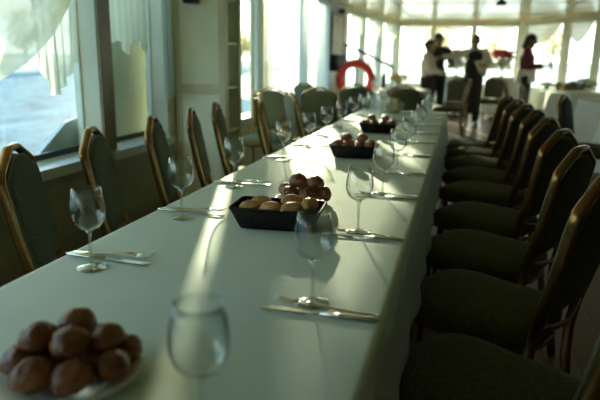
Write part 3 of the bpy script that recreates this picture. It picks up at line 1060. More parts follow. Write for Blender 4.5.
def swag(y0, y1, ztop, drop, x, material, label, belly=0.06, skew=0.0, along=None, group=None, nrow=30, sharp=0.8):
    """swagged cloth: catenary pleats between two fixed points"""
    bm = bmesh.new()
    nu, nv = 36, nrow
    rows = []
    for j in range(nv + 1):
        f = j / nv
        row = []
        for i in range(nu + 1):
            u = i / nu
            s = max(0.0, sin(pi * u)) ** sharp
            z = ztop - 0.05 * f - (drop * f ** 0.9) * s * (1 + skew * (u - 0.5))
            fold = 0.016 * sin(f * 9 * pi) * (0.3 + s)
            xx = x + belly * s * sin(pi * min(1, f * 0.8)) + fold
            yy = y0 + (y1 - y0) * u
            if along:
                p = along[0] + along[1] * yy + along[2] * (xx)
                row.append(bm.verts.new((p.x, p.y, z + 0.004 * noise.noise(Vector((u * 8, f * 8, y0))))))
            else:
                row.append(bm.verts.new((xx, yy, z + 0.012 * noise.noise(Vector((u * 6, f * 6, y0))))))
        rows.append(row)
    for a_, b_ in zip(rows, rows[1:]):
        for i in range(nu):
            bm.faces.new((a_[i], a_[i + 1], b_[i + 1], b_[i]))
    o = link('curtain_swag', bm, material)
    tag(o, label, 'curtain', group)
    return o

XC = XW + 0.05
swag(0.95, 3.02, 2.06, 0.96, XC - 0.02, M['sheer'], 'sheer cream swag curtain looping across the top of the river window', 0.07, sharp=0.45)
drape('curtain_tail', 2.60, 3.04, 2.05, lambda u: 0.985 + (0.34 * (u - 0.45) ** 1.1 if u > 0.45 else (0.75 * (0.3 - u) if u < 0.3 else 0.0)), XC - 0.095, 5, 0.016, M['sheer'],
      'pointed sheer cream curtain tail hanging beside the first pillar', gather=0.25)
drape('curtain_tail', 3.30, 3.82, 2.05, lambda u: 1.20 + 0.10 * abs(sin(u * 2.2 * pi)), XC - 0.095, 7, 0.016, M['sheer'],
      'short sheer cream valance with a wavy hem over the second window')
drape('sheer_curtain', 3.85, 4.03, 2.05, lambda u: 0.88 + 0.03 * u, XC - 0.01, 3, 0.015, M['sheer_w'], 'narrow bluish-white curtain hanging between second window and cabinet', gather=0.1)
drape('sheer_curtain', 5.71, 6.34, 2.05, lambda u: 0.25, XC + 0.02, 6, 0.025, M['sheer_w'], 'long white sheer curtain over the pillar just past the shelf cabinet')
drape('sheer_curtain', 7.36, 7.92, 2.05, lambda u: 0.25, XC + 0.02, 6, 0.025, M['sheer_w'], 'long white sheer curtain hanging between the two bright far side windows')
drape('sheer_curtain', 8.35, 9.22, 2.05, lambda u: 0.25, XC + 0.02, 8, 0.025, M['sheer_w'], 'wide white sheer curtain beside the brown wood wall')
drape('curtain_valance', 6.36, 7.35, 2.05, lambda u: 1.74 + 0.015 * sin(u * 20), XC - 0.02, 9, 0.012, M['voile'], 'thin see-through voile valance across the top of the brightest side window')
drape('curtain_valance', 5.30, 5.70, 2.05, lambda u: 1.73 + 0.015 * sin(u * 9), XC - 0.02, 4, 0.012, M['voile'], 'thin voile valance just past the shelf cabinet at the top of its window')
# scalloped sheers over the bow windows
k = 0
bowlab = ['over the bow window beside the diagonal rail', 'over the second slanting bow window', 'over the slanting bow window nearest the corner',
          'over the left window of the straight bow wall', 'over the middle window of the straight bow wall', 'over the right window of the straight bow wall',
          'over the bow window behind the woman in burgundy', 'over the narrower bow window right of the woman in burgundy', 'over the bow window cut by the right picture edge']
for i in range(3):
    A_ = Vector((pts[i][0], pts[i][1], 0)); B_ = Vector((pts[i + 1][0], pts[i + 1][1], 0))
    t_ = (B_ - A_).normalized(); n_ = Vector((t_.y, -t_.x, 0))
    for (a_, b_) in fops[i]:
        dr = (0.38, 0.12, 0.42)[i]
        swag(a_, b_, 2.05, dr, 0.03, M['sheer'], 'scalloped sheer valance ' + bowlab[k], 0.03, along=(A_, t_, n_), nrow=16)
        k += 1

# ------------------------------------------------------------------ far wall furnishings
po = empty('framed_poster', (XW + 0.034, 9.95, 1.52))
tag(po, 'cream framed notice on the brown wood wall before the bow windows', 'poster')
bm = bmesh.new(); box(bm, (0, -0.42, -0.30), (0.012, 0.42, 0.36)); link('sheet', bm, M['poster'], po, False)
bm = bmesh.new()
for (y0, y1, z0, z1) in ((-0.45, 0.45, 0.36, 0.39), (-0.45, 0.45, -0.33, -0.30), (-0.45, -0.42, -0.30, 0.36), (0.42, 0.45, -0.30, 0.36)):
    box(bm, (0, y0, z0), (0.02, y1, z1))
link('frame', bm, M['wood'], po, False)
lampb = empty('wall_lamp', (XW + 0.034, 10.1, 1.96))
tag(lampb, 'small dark wall lamp above the cream notice', 'lamp')
bm = bmesh.new(); lathe(bm, [(0, -0.03), (0.035, -0.03), (0.05, 0.0), (0.03, 0.05), (0, 0.055)], 16)
for v in bm.verts: v.co.x += 0.055
link('shade', bm, M['darkmetal'], lampb)
bm = bmesh.new(); box(bm, (0, -0.03, -0.02), (0.02, 0.03, 0.04), 0.003); link('back_plate', bm, M['darkmetal'], lampb)
bb = empty('wall_loudspeaker', (XW + 0.034, 9.85, 1.0))
tag(bb, 'black loudspeaker box on the brown wall under the cream notice', 'speaker')
bm = bmesh.new(); box(bm, (0, -0.40, 0.0), (0.10, 0.36, 0.26), 0.012); link('housing', bm, M['blackcloth'], bb)
bm = bmesh.new(); box(bm, (0.1005, -0.36, 0.03), (0.106, 0.32, 0.23), 0.002); link('grille', bm, M['wicker'], bb)

# stair rail sloping down towards the bow
st = empty('stair_railing', (-1.7, 10.4, 0))
tag(st, 'dark diagonal handrail sloping down in front of the bow windows', 'railing')
ra, rb_ = Vector((-0.36, 0.25, 1.45)), Vector((0.52, 0.35, 1.06))
bm = bmesh.new(); sweep(bm, [ra, ra.lerp(rb_, 0.5), rb_], 0.022, 0.022, 10); link('handrail', bm, M['darkmetal'], st)
for f in (0.02, 0.5, 0.98):
    p = ra.lerp(rb_, f)
    bm = bmesh.new(); sweep(bm, [(p.x, p.y, 0.0), (p.x, p.y, p.z - 0.02)], 0.015, 0.015, 10); link('baluster', bm, M['darkmetal'], st)
bm = bmesh.new(); sweep(bm, [(-0.36, 0.25, 0.65), (0.52, 0.35, 0.3)], 0.012, 0.012, 8); link('lower_rail', bm, M['darkmetal'], st)

# life ring leaning on the rail
lr = empty('life_ring', (-1.66, 9.55, 0.875))
lr.rotation_euler = (R(4), 0, R(8))
tag(lr, 'red lifebuoy ring hanging behind the green chairs below the diagonal rail', 'life ring')
bm = bmesh.new()
N = 48
sweep(bm, [(0.255 * cos(2 * pi * a_ / N), 0, 0.255 * sin(2 * pi * a_ / N)) for a_ in range(N)], 0.062, 0.055, 16, closed=True, up=Vector((0, 1, 0)))
link('ring', bm, M['red'], lr)
for q in range(4):
    bm = bmesh.new()
    a0 = pi / 4 + q * pi / 2
    sweep(bm, [(0.255 * cos(a0 + d), 0, 0.255 * sin(a0 + d)) for d in (-0.09, -0.03, 0.03, 0.09)], 0.065, 0.058, 16, up=Vector((0, 1, 0)))
    link('band', bm, M['red'], lr)
bm = bmesh.new()
sweep(bm, [(0.335 * cos(2 * pi * a_ / N) * (1 - 0.04 * cos(8 * pi * a_ / N + 0)), -0.02, 0.335 * sin(2 * pi * a_ / N) * (1 - 0.04 * cos(8 * pi * a_ / N))) for a_ in range(N)], 0.006, 0.006, 6, closed=True, up=Vector((0, 1, 0)))
link('rope', bm, M['darkmetal'], lr)
bm = bmesh.new(); box(bm, (-0.02, 0.06, -0.82), (0.02, 0.10, 0.24)); box(bm, (-0.02, -0.01, 0.19), (0.02, 0.06, 0.20)); box(bm, (-0.2, -0.1, -0.86), (0.2, 0.25, -0.83), 0.005)
lst = link('ring_stand', bm, M['darkmetal'], None, False, (-1.66, 9.55, 0.862))
tag(lst, 'thin dark post and foot holding the red lifebuoy', 'stand')

# ------------------------------------------------------------------ other tables
def round_table(x, y, r_, z, hang, lt, lc, seed=0, flare=0.05):
    t_o = empty('round_table', (x, y, 0))
    tag(t_o, lt, 'table', 'tables under white cloths')
    bm = bmesh.new(); lathe(bm, [(0, z - 0.035), (r_ - 0.01, z - 0.035), (r_ - 0.01, z - 0.004), (0, z - 0.004)], 40); link('tabletop', bm, M['wood'], t_o, False)
    bm = bmesh.new(); lathe(bm, [(0, 0), (0.28, 0), (0.28, 0.02), (0.04, 0.05), (0.04, z - 0.036), (0, z - 0.036)], 20); link('pedestal', bm, M['darkmetal'], t_o)
    bm = bmesh.new()
    N_ = 96
    rows = []
    for (rr, dz) in [(0.0, 0), (r_ - 0.02, 0), (r_ - 0.004, -0.003), (r_, -0.015)] + [(None, -hang * q / 8) for q in range(1, 9)]:
        row = []
        if rr == 0.0:
            rows.append([bm.verts.new((0, 0, z))]); continue
        for a_ in range(N_):
            th = 2 * pi * a_ / N_
            if rr is None:
                f = -dz / hang
                q = r_ + 0.004 + f * (flare + 0.035 * sin(th * 9 + seed + 1.5 * sin(th * 2)) + 0.02 * noise.noise(Vector((cos(th) * 2, sin(th) * 2, seed))))
            else: q = rr
            row.append(bm.verts.new((q * cos(th), q * sin(th), z + dz)))
        rows.append(row)
    for a_, b_ in zip(rows, rows[1:]):
        for i in range(N_):
            if len(a_) == 1: bm.faces.new((a_[0], b_[i], b_[(i + 1) % N_]))
            else: bm.faces.new((a_[i], a_[(i + 1) % N_], b_[(i + 1) % N_], b_[i]))
    c = link('tablecloth', bm, M['cloth_far'], None, True, (x, y, 0))
    tag(c, lc, 'tablecloth', 'white cloths on the other tables')

round_table(2.00, 6.50, 0.55, 0.75, 0.60, 'round table under the grey-white cloth at the right picture edge', 'grey-white tablecloth draped at the right picture edge, nearest beyond the aisle', 1, 0.13)
round_table(2.15, 8.10, 0.70, 0.75, 0.60, 'round table under the sunlit cream cloth on the right', 'cream-lit tablecloth behind the grey-white one at the right edge', 2)
round_table(1.95, 10.1, 0.62, 0.75, 0.60, 'round table under white cloth beyond the brown chair', 'white tablecloth just right of the woman in burgundy', 3)
round_table(-1.0, 8.1, 0.42, 0.75, 0.60, 'round table beyond the long table on the window side', 'white tablecloth just beyond the end of the long table', 4)
round_table(-0.85, 9.45, 0.40, 0.75, 0.60, 'round table before the slanting bow windows', 'white tablecloth behind the olive chairs before the bow windows', 5)
round_table(0.86, 13.2, 0.30, 0.88, 0.75, 'tall round stand table bearing the flowers beside the woman in burgundy', 'white cloth on the tall stand below the flowers beside the woman in burgundy', 6)
round_table(-0.12, 13.3, 0.28, 0.88, 0.75, 'tall round stand table bearing flowers behind the waiter', 'white cloth on the tall stand half hidden behind the waiter and his colleagues', 7)

gx = 'chairs around the other tables'
for (x, y, a, lb) in [
    (-1.37, 6.20, 84, 'green banquet chair seen square-on beyond the window-side glasses, with a bright top edge'),
    (-1.80, 5.36, -84, 'pale green banquet chair against the bright side windows behind the last window-side chairs'),
    (-1.72, 7.35, 60, 'green banquet chair close behind the square-on chair beside the window wall'),
    (-1.19, 7.15, 92, 'green banquet chair directly below the red lifebuoy'),
    (-0.56, 6.40, 98, 'dark olive chair back standing right beyond the far end of the long table'),
    (-0.60, 7.3, 80, 'dark olive chair back just behind the one at the far table end'),
    (-0.16, 9.95, 185, 'olive chair at the table before the slanting bow windows'),
    (-0.05, 10.85, 92, 'yellowish banquet chair left of the waiter with the white cloth'),
    (0.53, 12.25, 110, 'olive banquet chair right behind the elbow of the waiter'),
    (1.20, 5.80, -24, 'chair back seen edge-on beyond the aisle row'),
    (1.90, 11.45, 95, 'dark brown-looking chair back facing the camera right of the woman in burgundy'),
    (2.38, 11.35, 110, 'dark chair back at the right picture edge below the bow window'),
    (1.07, 8.35, 5, 'dark banquet chair at the aisle side of the sunlit cream table'),
    (0.97, 10.0, 0, 'banquet chair at the aisle side of the table near the woman in burgundy')]:
    chair(x, y, R(a), lb, gx)

# glasses on the far tables
for (x, y, lb) in [(1.72, 7.8, 'on the cream-lit right-hand table, front left'), (2.0, 7.65, 'on the cream-lit right-hand table, front middle'),
                   (1.75, 9.9, 'on the white table right of the woman in burgundy, left'), (2.1, 9.75, 'on the white table right of the woman in burgundy, right'),
                   (-1.12, 7.9, 'on the table beyond the long one, left'), (-0.86, 7.9, 'on the table beyond the long one, right'),
                   (-1.05, 9.3, 'on the table before the bow windows, left'), (-0.8, 9.25, 'on the table before the bow windows, right')]:
    glass(x, y, 'blurred wine glass ' + lb, 'wine glasses on the other tables', z=0.7505)

def bottle(x, y, z, label, kind='bottle'):
    o = empty('bottle', (x, y, z))
    bm = bmesh.new(); lathe(bm, [(0, 0), (0.036, 0), (0.037, 0.005), (0.037, 0.18), (0.03, 0.21), (0.014, 0.24), (0.013, 0.29), (0, 0.29)], 20); link('body', bm, M['bottle'], o)
    bm = bmesh.new(); lathe(bm, [(0.0151, 0.262), (0.0155, 0.262), (0.0155, 0.293), (0, 0.2935)], 16); link('cap', bm, M['gold'], o)
    tag(o, label, 'bottle', 'bottles on the right-hand tables')
bottle(2.22, 9.85, 0.7505, 'dark bottle on the white table right of the woman in burgundy')
bottle(2.3, 7.9, 0.7505, 'dark bottle on the cream-lit table at the right edge')
bottle(-1.2, 9.55, 0.7505, 'dark bottle on the table before the slanting bow windows')

def bouquet(x, y, z, label, m1, m2, r_=0.13, n_=26, vase_h=0.16):
    o = empty('flower_arrangement', (x, y, z))
    tag(o, label, 'flowers', 'flower arrangements')
    bm = bmesh.new(); lathe(bm, [(0, 0.0), (0.05, 0), (0.055, 0.01), (0.035, vase_h * 0.6), (0.055, vase_h), (0.05, vase_h), (0.03, vase_h * 0.6), (0, 0.02)], 20); link('vase', bm, M['china'], o)
    bm = bmesh.new()
    for i in range(n_):
        th = random.uniform(0, 2 * pi); q = r_ * math.sqrt(random.random())
        sweep(bm, [(0.01 * cos(th), 0.01 * sin(th), vase_h * 0.7), (q * 0.6 * cos(th), q * 0.6 * sin(th), vase_h + 0.06), (q * 0.95 * cos(th), q * 0.95 * sin(th), vase_h + 0.09 - q * 0.2)], 0.003, 0.003, 5)
    link('stems', bm, M['leaf'], o)
    for mm, frac, nm in ((m1, 0.6, 'blossoms'), (m2, 0.4, 'foliage')):
        bm = bmesh.new()
        for i in range(int(n_ * frac) + 3):
            th = random.uniform(0, 2 * pi); q = r_ * math.sqrt(random.random())
            c = Vector((q * cos(th), q * sin(th), vase_h + 0.11 + random.uniform(-0.03, 0.05) - q * 0.35))
            for p_ in range(9):
                d = Vector((random.gauss(0, 1), random.gauss(0, 1), random.gauss(0.4, 0.8))).normalized()
                s_ = d.orthogonal().normalized() * 0.013
                e_ = d.cross(s_).normalized() * 0.006
                v = [bm.verts.new(c), bm.verts.new(c + d * 0.022 + s_ + e_), bm.verts.new(c + d * 0.036), bm.verts.new(c + d * 0.022 - s_ + e_)]
                bm.faces.new(v)
        link(nm, bm, mm, o, False)
def tall_bouquet(x, y, z, label):
    o = empty('flower_arrangement', (x, y, z))
    tag(o, label, 'flowers', 'flower arrangements')
    bm = bmesh.new(); lathe(bm, [(0, 0.0), (0.06, 0), (0.06, 0.01), (0.02, 0.03), (0.02, 0.12), (0.07, 0.2), (0.065, 0.2), (0.015, 0.12), (0, 0.03)], 20); link('vase', bm, M['china'], o)
    bm = bmesh.new()
    for i in range(40):
        th = random.uniform(0, 2 * pi); q = 0.2 * math.sqrt(random.random())
        sweep(bm, [(0.01 * cos(th), 0.01 * sin(th), 0.13), (q * 0.6 * cos(th), q * 0.6 * sin(th), 0.3), (q * cos(th), q * sin(th), 0.5)], 0.003, 0.003, 5)
    link('stems', bm, M['leaf'], o)
    for mm, nm, zc, zr, rr_, cnt in ((M['whiteflower'], 'white_blossoms', 0.28, 0.09, 0.19, 60), (M['redflower'], 'red_blossoms', 0.48, 0.07, 0.22, 80)):
        bm = bmesh.new()
        for i in range(cnt):
            th = random.uniform(0, 2 * pi); q = rr_ * math.sqrt(random.random())
            c = Vector((q * cos(th), q * sin(th), zc + random.uniform(-zr, zr) - q * 0.15))
            for p_ in range(10):
                d = Vector((random.gauss(0, 1), random.gauss(0, 1), random.gauss(0.2, 0.8))).normalized()
                s_ = d.orthogonal().normalized() * 0.018
                bm.faces.new([bm.verts.new(c), bm.verts.new(c + d * 0.03 + s_), bm.verts.new(c + d * 0.05), bm.verts.new(c + d * 0.03 - s_)])
        link(nm, bm, mm, o, False)
tall_bouquet(0.80, 13.2, 0.8805, 'tall red and white flowers beside the woman in burgundy, on the white stand')
tall_bouquet(-0.12, 13.3, 0.8805, 'tall red and white flowers behind the outstretched arm of the waiter')
bouquet(1.95, 10.35, 0.7505, 'low white and green flowers on the white table right of the woman in burgundy', M['whiteflower'], M['leaf'], 0.15, 34, 0.06)
bouquet(-0.95, 9.5, 0.7505, 'yellow and white flowers on the table before the slanting bow windows', M['yellow'], M['whiteflower'], 0.14, 34, 0.08)
bouquet(2.05, 8.2, 0.7505, 'small green and white flowers on the cream-lit table at the right edge', M['leaf'], M['whiteflower'], 0.11, 26, 0.06)

sb = empty('sideboard', (2.02, 12.95, 0), math.atan2(-2.45, 1.40))
tag(sb, 'low white sideboard of green plants under the far right bow windows', 'sideboard')
bm = bmesh.new(); box(bm, (-0.75, -0.14, 0.56), (0.75, 0.14, 0.60), 0.004); link('top', bm, M['pillar'], sb, False)
bm = bmesh.new(); box(bm, (-0.72, -0.12, 0.06), (0.72, 0.12, 0.5595)); link('body', bm, M['wall'], sb, False)
for sx in (-0.36, 0.36):
    bm = bmesh.new(); box(bm, (sx - 0.34, -0.135, 0.09), (sx + 0.34, -0.1205, 0.54), 0.003); dr_ = link('door', bm, M['pillar'], sb, False)
    bm = bmesh.new(); box(bm, (sx * 0.16 - 0.01, -0.155, 0.28), (sx * 0.16 + 0.01, -0.1355, 0.36), 0.003); link('handle', bm, M['steel'], dr_)
bm = bmesh.new(); box(bm, (-0.68, -0.10, 0.0), (0.68, 0.10, 0.0595)); link('plinth', bm, M['darkmetal'], sb, False)
for q, f in enumerate((-0.55, -0.18, 0.19, 0.55)):
    th_ = math.atan2(-2.45, 1.40)
    bouquet(2.02 + f * cos(th_), 12.95 + f * sin(th_), 0.6005, 'low leafy plant on the white sideboard under the right bow windows, %s from the left' % ordn[q], M['leaf'], M['yellow'], 0.14, 34, 0.05)

# ceiling fittings
cs = empty('ceiling_speaker', (0.47, 9.3, CEIL))
tag(cs, 'small dark lamp hanging from the ceiling above the bow windows', 'lamp')
bm = bmesh.new(); lathe(bm, [(0, -0.001), (0.05, -0.001), (0.05, -0.02), (0.02, -0.025), (0.02, -0.04), (0.06, -0.05), (0.075, -0.11), (0.0, -0.11)], 20); link('shade', bm, M['darkmetal'], cs)
bm = bmesh.new(); sweep(bm, smooth_path([(0.0, 0, -0.03), (-0.12, -0.9, -0.05), (-0.28, -2.6, -0.015)], 2), 0.006, 0.006, 6); link('cable', bm, M['darkmetal'], cs)

# ------------------------------------------------------------------ people
def cap(bm, p, q, r1, r2, seg=14):
    p, q = Vector(p), Vector(q)
    d = q - p
    for c, r_ in ((p, r1), (q, r2)):
        s = bmesh.ops.create_icosphere(bm, subdivisions=2, radius=r_)
        for v in s['verts']: v.co += c
    if d.length > 1e-4:
        s = bmesh.ops.create_cone(bm, cap_ends=True, segments=seg, radius1=r1, radius2=r2, depth=d.length)
        rot = d.to_track_quat('Z', 'Y').to_matrix()
        for v in s['verts']: v.co = rot @ v.co + (p + q) / 2

def ell(bm, c, r_, rot=None):
    s = bmesh.ops.create_icosphere(bm, subdivisions=3, radius=1)
    for v in s['verts']:
        w = Vector((v.co.x * r_[0], v.co.y * r_[1], v.co.z * r_[2]))
        if rot: w = rot @ w
        v.co = w + Vector(c)

def fuse(name, bm, material, parent, voxel):
    o = link(name, bm, material, parent)
    md = o.modifiers.new('fuse', 'REMESH'); md.mode = 'VOXEL'; md.voxel_size = voxel; md.use_smooth_shade = True
    s = o.modifiers.new('soft', 'SMOOTH'); s.factor = 0.5; s.iterations = 4
    return o

def hand(bm, w, dirv, nrm, s=1.0):
    """palm plus five bent fingers; dirv = towards the fingertips, nrm = palm normal (fingers curl towards it)"""
    w, d, n_ = Vector(w), Vector(dirv).normalized(), Vector(nrm).normalized()
    n_ = (n_ - d * n_.dot(d)).normalized()
    side = d.cross(n_)
    for k in range(4):
        o_ = (k - 1.5) * 0.019 * s
        cap(bm, w + side * o_ * 0.7, w + d * 0.085 * s + side * o_, 0.014 * s, 0.0125 * s, 8)
        L = [0.062, 0.072, 0.068, 0.052][k] * s
        a = w + d * 0.088 * s + side * o_
        b = a + (d * 0.9 + n_ * 0.35).normalized() * L * 0.5
        c = b + (d * 0.6 + n_ * 0.8).normalized() * L * 0.5
        cap(bm, a, b, 0.0095 * s, 0.0088 * s, 8); cap(bm, b, c, 0.0088 * s, 0.0075 * s, 8)
    a = w + d * 0.02 * s - side * 0.03 * s
    b = a + (d * 0.7 - side * 0.8 + n_ * 0.3).normalized() * 0.045 * s
    c = b + (d * 0.9 + n_ * 0.5).normalized() * 0.032 * s
    cap(bm, a, b, 0.013 * s, 0.0105 * s, 8); cap(bm, b, c, 0.0105 * s, 0.009 * s, 8)

def person(loc, face, H, J, label, skin, hair_style, top, lower, shoes=True, female=False, sleeves='long', shade=None):
    """J: joints in local coords (x = the person's right->left is -x..+x, facing -y), scaled for height 1.70"""
    r = empty('person', loc, face)
    k = H / 1.70
    r.scale = (k, k, k)
    tag(r, label, 'person')
    g = {n_: Vector(v) for n_, v in J.items()}
    hd = g['head']; nk_ = g['neck']
    look = Vector(J.get('look', (0, -1, 0))).normalized()
    q = look.to_track_quat('-Y', 'Z').to_matrix()
    def HP(x, y, z): return hd + q @ Vector((x, y, z))
    bm = bmesh.new()
    # head
    ell(bm, HP(0, 0.006, 0.03), (0.074, 0.094, 0.090), q)
    ell(bm, HP(0, -0.018, -0.035), (0.055, 0.066, 0.072), q)
    cap(bm, HP(0, -0.086, 0.012), HP(0, -0.108, -0.022), 0.009, 0.014)
    cap(bm, HP(-0.018, -0.078, -0.062), HP(0.018, -0.078, -0.062), 0.009, 0.009)
    cap(bm, HP(0, -0.068, -0.092), HP(0, -0.05, -0.098), 0.022, 0.02)
    for s in (-1, 1):
        ell(bm, HP(s * 0.077, 0.012, -0.005), (0.010, 0.020, 0.032), q)
        cap(bm, HP(s * 0.014, -0.084, 0.030), HP(s * 0.045, -0.074, 0.032), 0.010, 0.009)
    cap(bm, nk_, hd + Vector((0, 0.015, -0.05)), 0.056, 0.05)
    # trunk
    ch, pv = g['chest'], g['pelvis']
    sw = 0.165 if female else 0.185
    cap(bm, ch + Vector((-0.07, 0, 0)), ch + Vector((0.07, 0, 0)), 0.105, 0.105)
    cap(bm, ch, pv, 0.115, 0.115)
    cap(bm, pv + Vector((-0.065, 0, 0)), pv + Vector((0.065, 0, 0)), 0.105, 0.105)
    for s in ('r', 'l'):
        cap(bm, nk_ + Vector((0, 0.01, -0.02)), g[s + 'sh'], 0.05, 0.055)
        cap(bm, g[s + 'sh'], g[s + 'el'], 0.050, 0.038)
        cap(bm, g[s + 'el'], g[s + 'wr'], 0.038, 0.025)
        d = (g[s + 'wr'] - g[s + 'el']).normalized()
        hand(bm, g[s + 'wr'] + d * 0.012, J.get(s + 'hd', d), J.get(s + 'hn', (0, 0, -1)))
        cap(bm, g[s + 'hip'], g[s + 'kn'], 0.085, 0.056)
        cap(bm, g[s + 'kn'], g[s + 'an'], 0.054, 0.036)
        cap(bm, g[s + 'an'], g[s + 'an'] + Vector((0, -0.14, -0.045)), 0.036, 0.026)
    body = fuse('body', bm, skin, r, 0.0075)
    for s in (-1, 1):
        bm = bmesh.new(); ell(bm, HP(s * 0.029, -0.079, 0.012), (0.013, 0.009, 0.008), q)
        link('eye', bm, M['eye'], r)
    # hair
    bm = bmesh.new()
    ell(bm, HP(0, 0.022, 0.048), (0.083, 0.096, 0.088), q)
    if hair_style == 'bun':
        ell(bm, HP(0, 0.11, 0.02), (0.05, 0.05, 0.055), q)
        ell(bm, HP(0, 0.05, -0.02), (0.078, 0.065, 0.075), q)
    elif hair_style == 'long':
        cap(bm, HP(0, 0.06, 0.02), HP(0, 0.085, -0.13), 0.075, 0.045)
        ell(bm, HP(0, 0.05, -0.01), (0.085, 0.065, 0.085), q)
    else:
        ell(bm, HP(0, 0.045, 0.005), (0.078, 0.062, 0.07), q)
    fuse('hair', bm, M['hair'], r, 0.010)
    # shirt
    bm = bmesh.new()
    e = 0.016
    cap(bm, ch + Vector((-0.07, 0, 0)), ch + Vector((0.07, 0, 0)), 0.105 + e, 0.105 + e)
    cap(bm, ch, pv + Vector((0, 0, 0.06)), 0.118 + e, 0.112 + e)
    cap(bm, pv + Vector((-0.05, 0, 0.07)), pv + Vector((0.05, 0, 0.07)), 0.10 + e, 0.10 + e)
    cap(bm, nk_ + Vector((0, 0.005, -0.045)), nk_ + Vector((0, 0.008, 0.0)), 0.068, 0.060)
    for s in ('r', 'l'):
        cap(bm, nk_ + Vector((0, 0.01, -0.03)), g[s + 'sh'], 0.05 + e, 0.055 + e)
        cap(bm, g[s + 'sh'], g[s + 'el'], 0.052 + e, 0.042 + e)
        if sleeves == 'long':
            cap(bm, g[s + 'el'], g[s + 'wr'].lerp(g[s + 'el'], 0.1), 0.042 + e, 0.032 + e * 0.6)
    fuse('shirt', bm, top, r, 0.012)
    bm = bmesh.new()
    e = 0.02
    cap(bm, pv + Vector((-0.065, 0, -0.01)), pv + Vector((0.065, 0, -0.01)), 0.108 + e, 0.108 + e)
    for s in ('r', 'l'):
        cap(bm, g[s + 'hip'], g[s + 'kn'], 0.088 + e, 0.062 + e)
        cap(bm, g[s + 'kn'], g[s + 'an'] + Vector((0, 0, 0.02)), 0.062 + e, 0.048 + e)
    fuse('trousers', bm, lower, r, 0.013)
    for s in ('r', 'l'):
        bm = bmesh.new()
        a = g[s + 'an']
        cap(bm, a + Vector((0, 0.02, -0.035)), a + Vector((0, -0.15, -0.052)), 0.045, 0.036)
        box(bm, (a.x - 0.04, a.y - 0.185, 0.0), (a.x + 0.04, a.y + 0.06, 0.02), 0.006)
        fuse('shoe', bm, M['shoe'], r, 0.008)
    return r

def base_joints():
    return {'head': (0, -0.01, 1.585), 'neck': (0, 0.0, 1.44), 'chest': (0, 0.0, 1.27), 'pelvis': (0, 0, 0.93),
            'rsh': (-0.185, 0, 1.385), 'lsh': (0.185, 0, 1.385), 'rel': (-0.24, 0.02, 1.10), 'lel': (0.24, 0.02, 1.10),
            'rwr': (-0.24, -0.05, 0.86), 'lwr': (0.24, -0.05, 0.86),
            'rhip': (-0.09, 0, 0.88), 'lhip': (0.09, 0, 0.88), 'rkn': (-0.10, -0.01, 0.48), 'lkn': (0.10, -0.01, 0.48),
            'ran': (-0.105, 0.02, 0.09), 'lan': (0.105, 0.02, 0.09)}

def apron(parent, material, x_half, ztop, zbot, flare=0.04, dy=-0.155, name='apron', th0=-80, th1=80, rx=0.165, ry=0.15, strings=False):
    bm = bmesh.new()
    rows = []
    nz, na = 12, 24
    for j in range(nz + 1):
        f = j / nz
        row = []
        for i in range(na + 1):
            th = R(th0 + (th1 - th0) * i / na)
            k = 1 + flare * f * 3 + 0.03 * sin(i * 1.7) * f
            row.append(bm.verts.new((sin(th) * rx * k, -cos(th) * ry * k, ztop + (zbot - ztop) * f)))
        rows.append(row)
    for a_, b_ in zip(rows, rows[1:]):
        for i in range(na): bm.faces.new((a_[i], a_[i + 1], b_[i + 1], b_[i]))
    o = link(name, bm, material, parent)
    s = o.modifiers.new('thick', 'SOLIDIFY'); s.thickness = 0.004
    return o

# P1: white shirt, in profile facing right, hands forward at waist
J = base_joints()
J.update({'rel': (-0.22, -0.10, 1.12), 'rwr': (-0.12, -0.33, 1.06), 'lel': (0.22, -0.10, 1.12), 'lwr': (0.10, -0.33, 1.06), 'head': (0, -0.05, 1.58), 'look': (0, -1, -0.15),
          'rhd': (0.5, -1, 0), 'rhn': (0, 0, 1), 'lhd': (-0.5, -1, 0), 'lhn': (0, 0, 1), 'rkn': (-0.10, -0.03, 0.48), 'lkn': (0.10, 0.03, 0.48)})
p1 = person((-0.62, 11.2, 0), R(80), 1.55, J, 'dark-haired person in a white shirt in profile, leaning forward with hands at waist', M['skin'], 'bun', M['shirt'], M['blackcloth'], female=True)
apron(p1, M['blackcloth'], 0.2, 1.02, 0.42)
# P2: dark clothes behind
J = base_joints()
J.update({'rel': (-0.25, -0.10, 1.12), 'rwr': (-0.16, -0.30, 1.20), 'lel': (0.26, -0.06, 1.12), 'lwr': (0.16, -0.28, 1.10), 'look': (0.5, -1, -0.1), 'rhn': (1, 0, 0), 'lhn': (-1, 0, 0)})
p2 = person((-0.48, 12.1, 0), R(20), 1.70, J, 'short-haired person in dark clothes standing behind the white-shirted one', M['skin_dark'], 'short', M['blackcloth'], M['blackcloth'])
# P3: waiter, white shirt, black waistcoat and long apron, arm stretched to image left, cloth over the other arm
J = base_joints()
J.update({'rsh': (-0.19, 0, 1.38), 'rel': (-0.40, -0.10, 1.30), 'rwr': (-0.63, -0.20, 1.30), 'lel': (0.31, -0.03, 1.14), 'lwr': (0.16, -0.27, 1.13),
          'look': (-0.3, -1, -0.25), 'rhn': (0, 0, -1), 'lhn': (0, 0, 1), 'lhd': (-0.9, -0.5, 0.1), 'head': (-0.01, -0.03, 1.575)})
p3 = person((0.21, 11.6, 0), R(8), 1.66, J, 'waiter in white shirt and long black apron reaching one arm out sideways', M['skin_dark'], 'short', M['shirt'], M['blackcloth'])
apron(p3, M['blackcloth'], 0.2, 1.05, 0.24, flare=0.02, th0=-110, th1=110)
bm = bmesh.new()
cap(bm, (-0.03, -0.015, 1.30), (-0.05, -0.015, 1.02), 0.130, 0.138); cap(bm, (0.03, -0.015, 1.30), (0.05, -0.015, 1.02), 0.130, 0.138)
fuse('waistcoat', bm, M['blackcloth'], p3, 0.013)
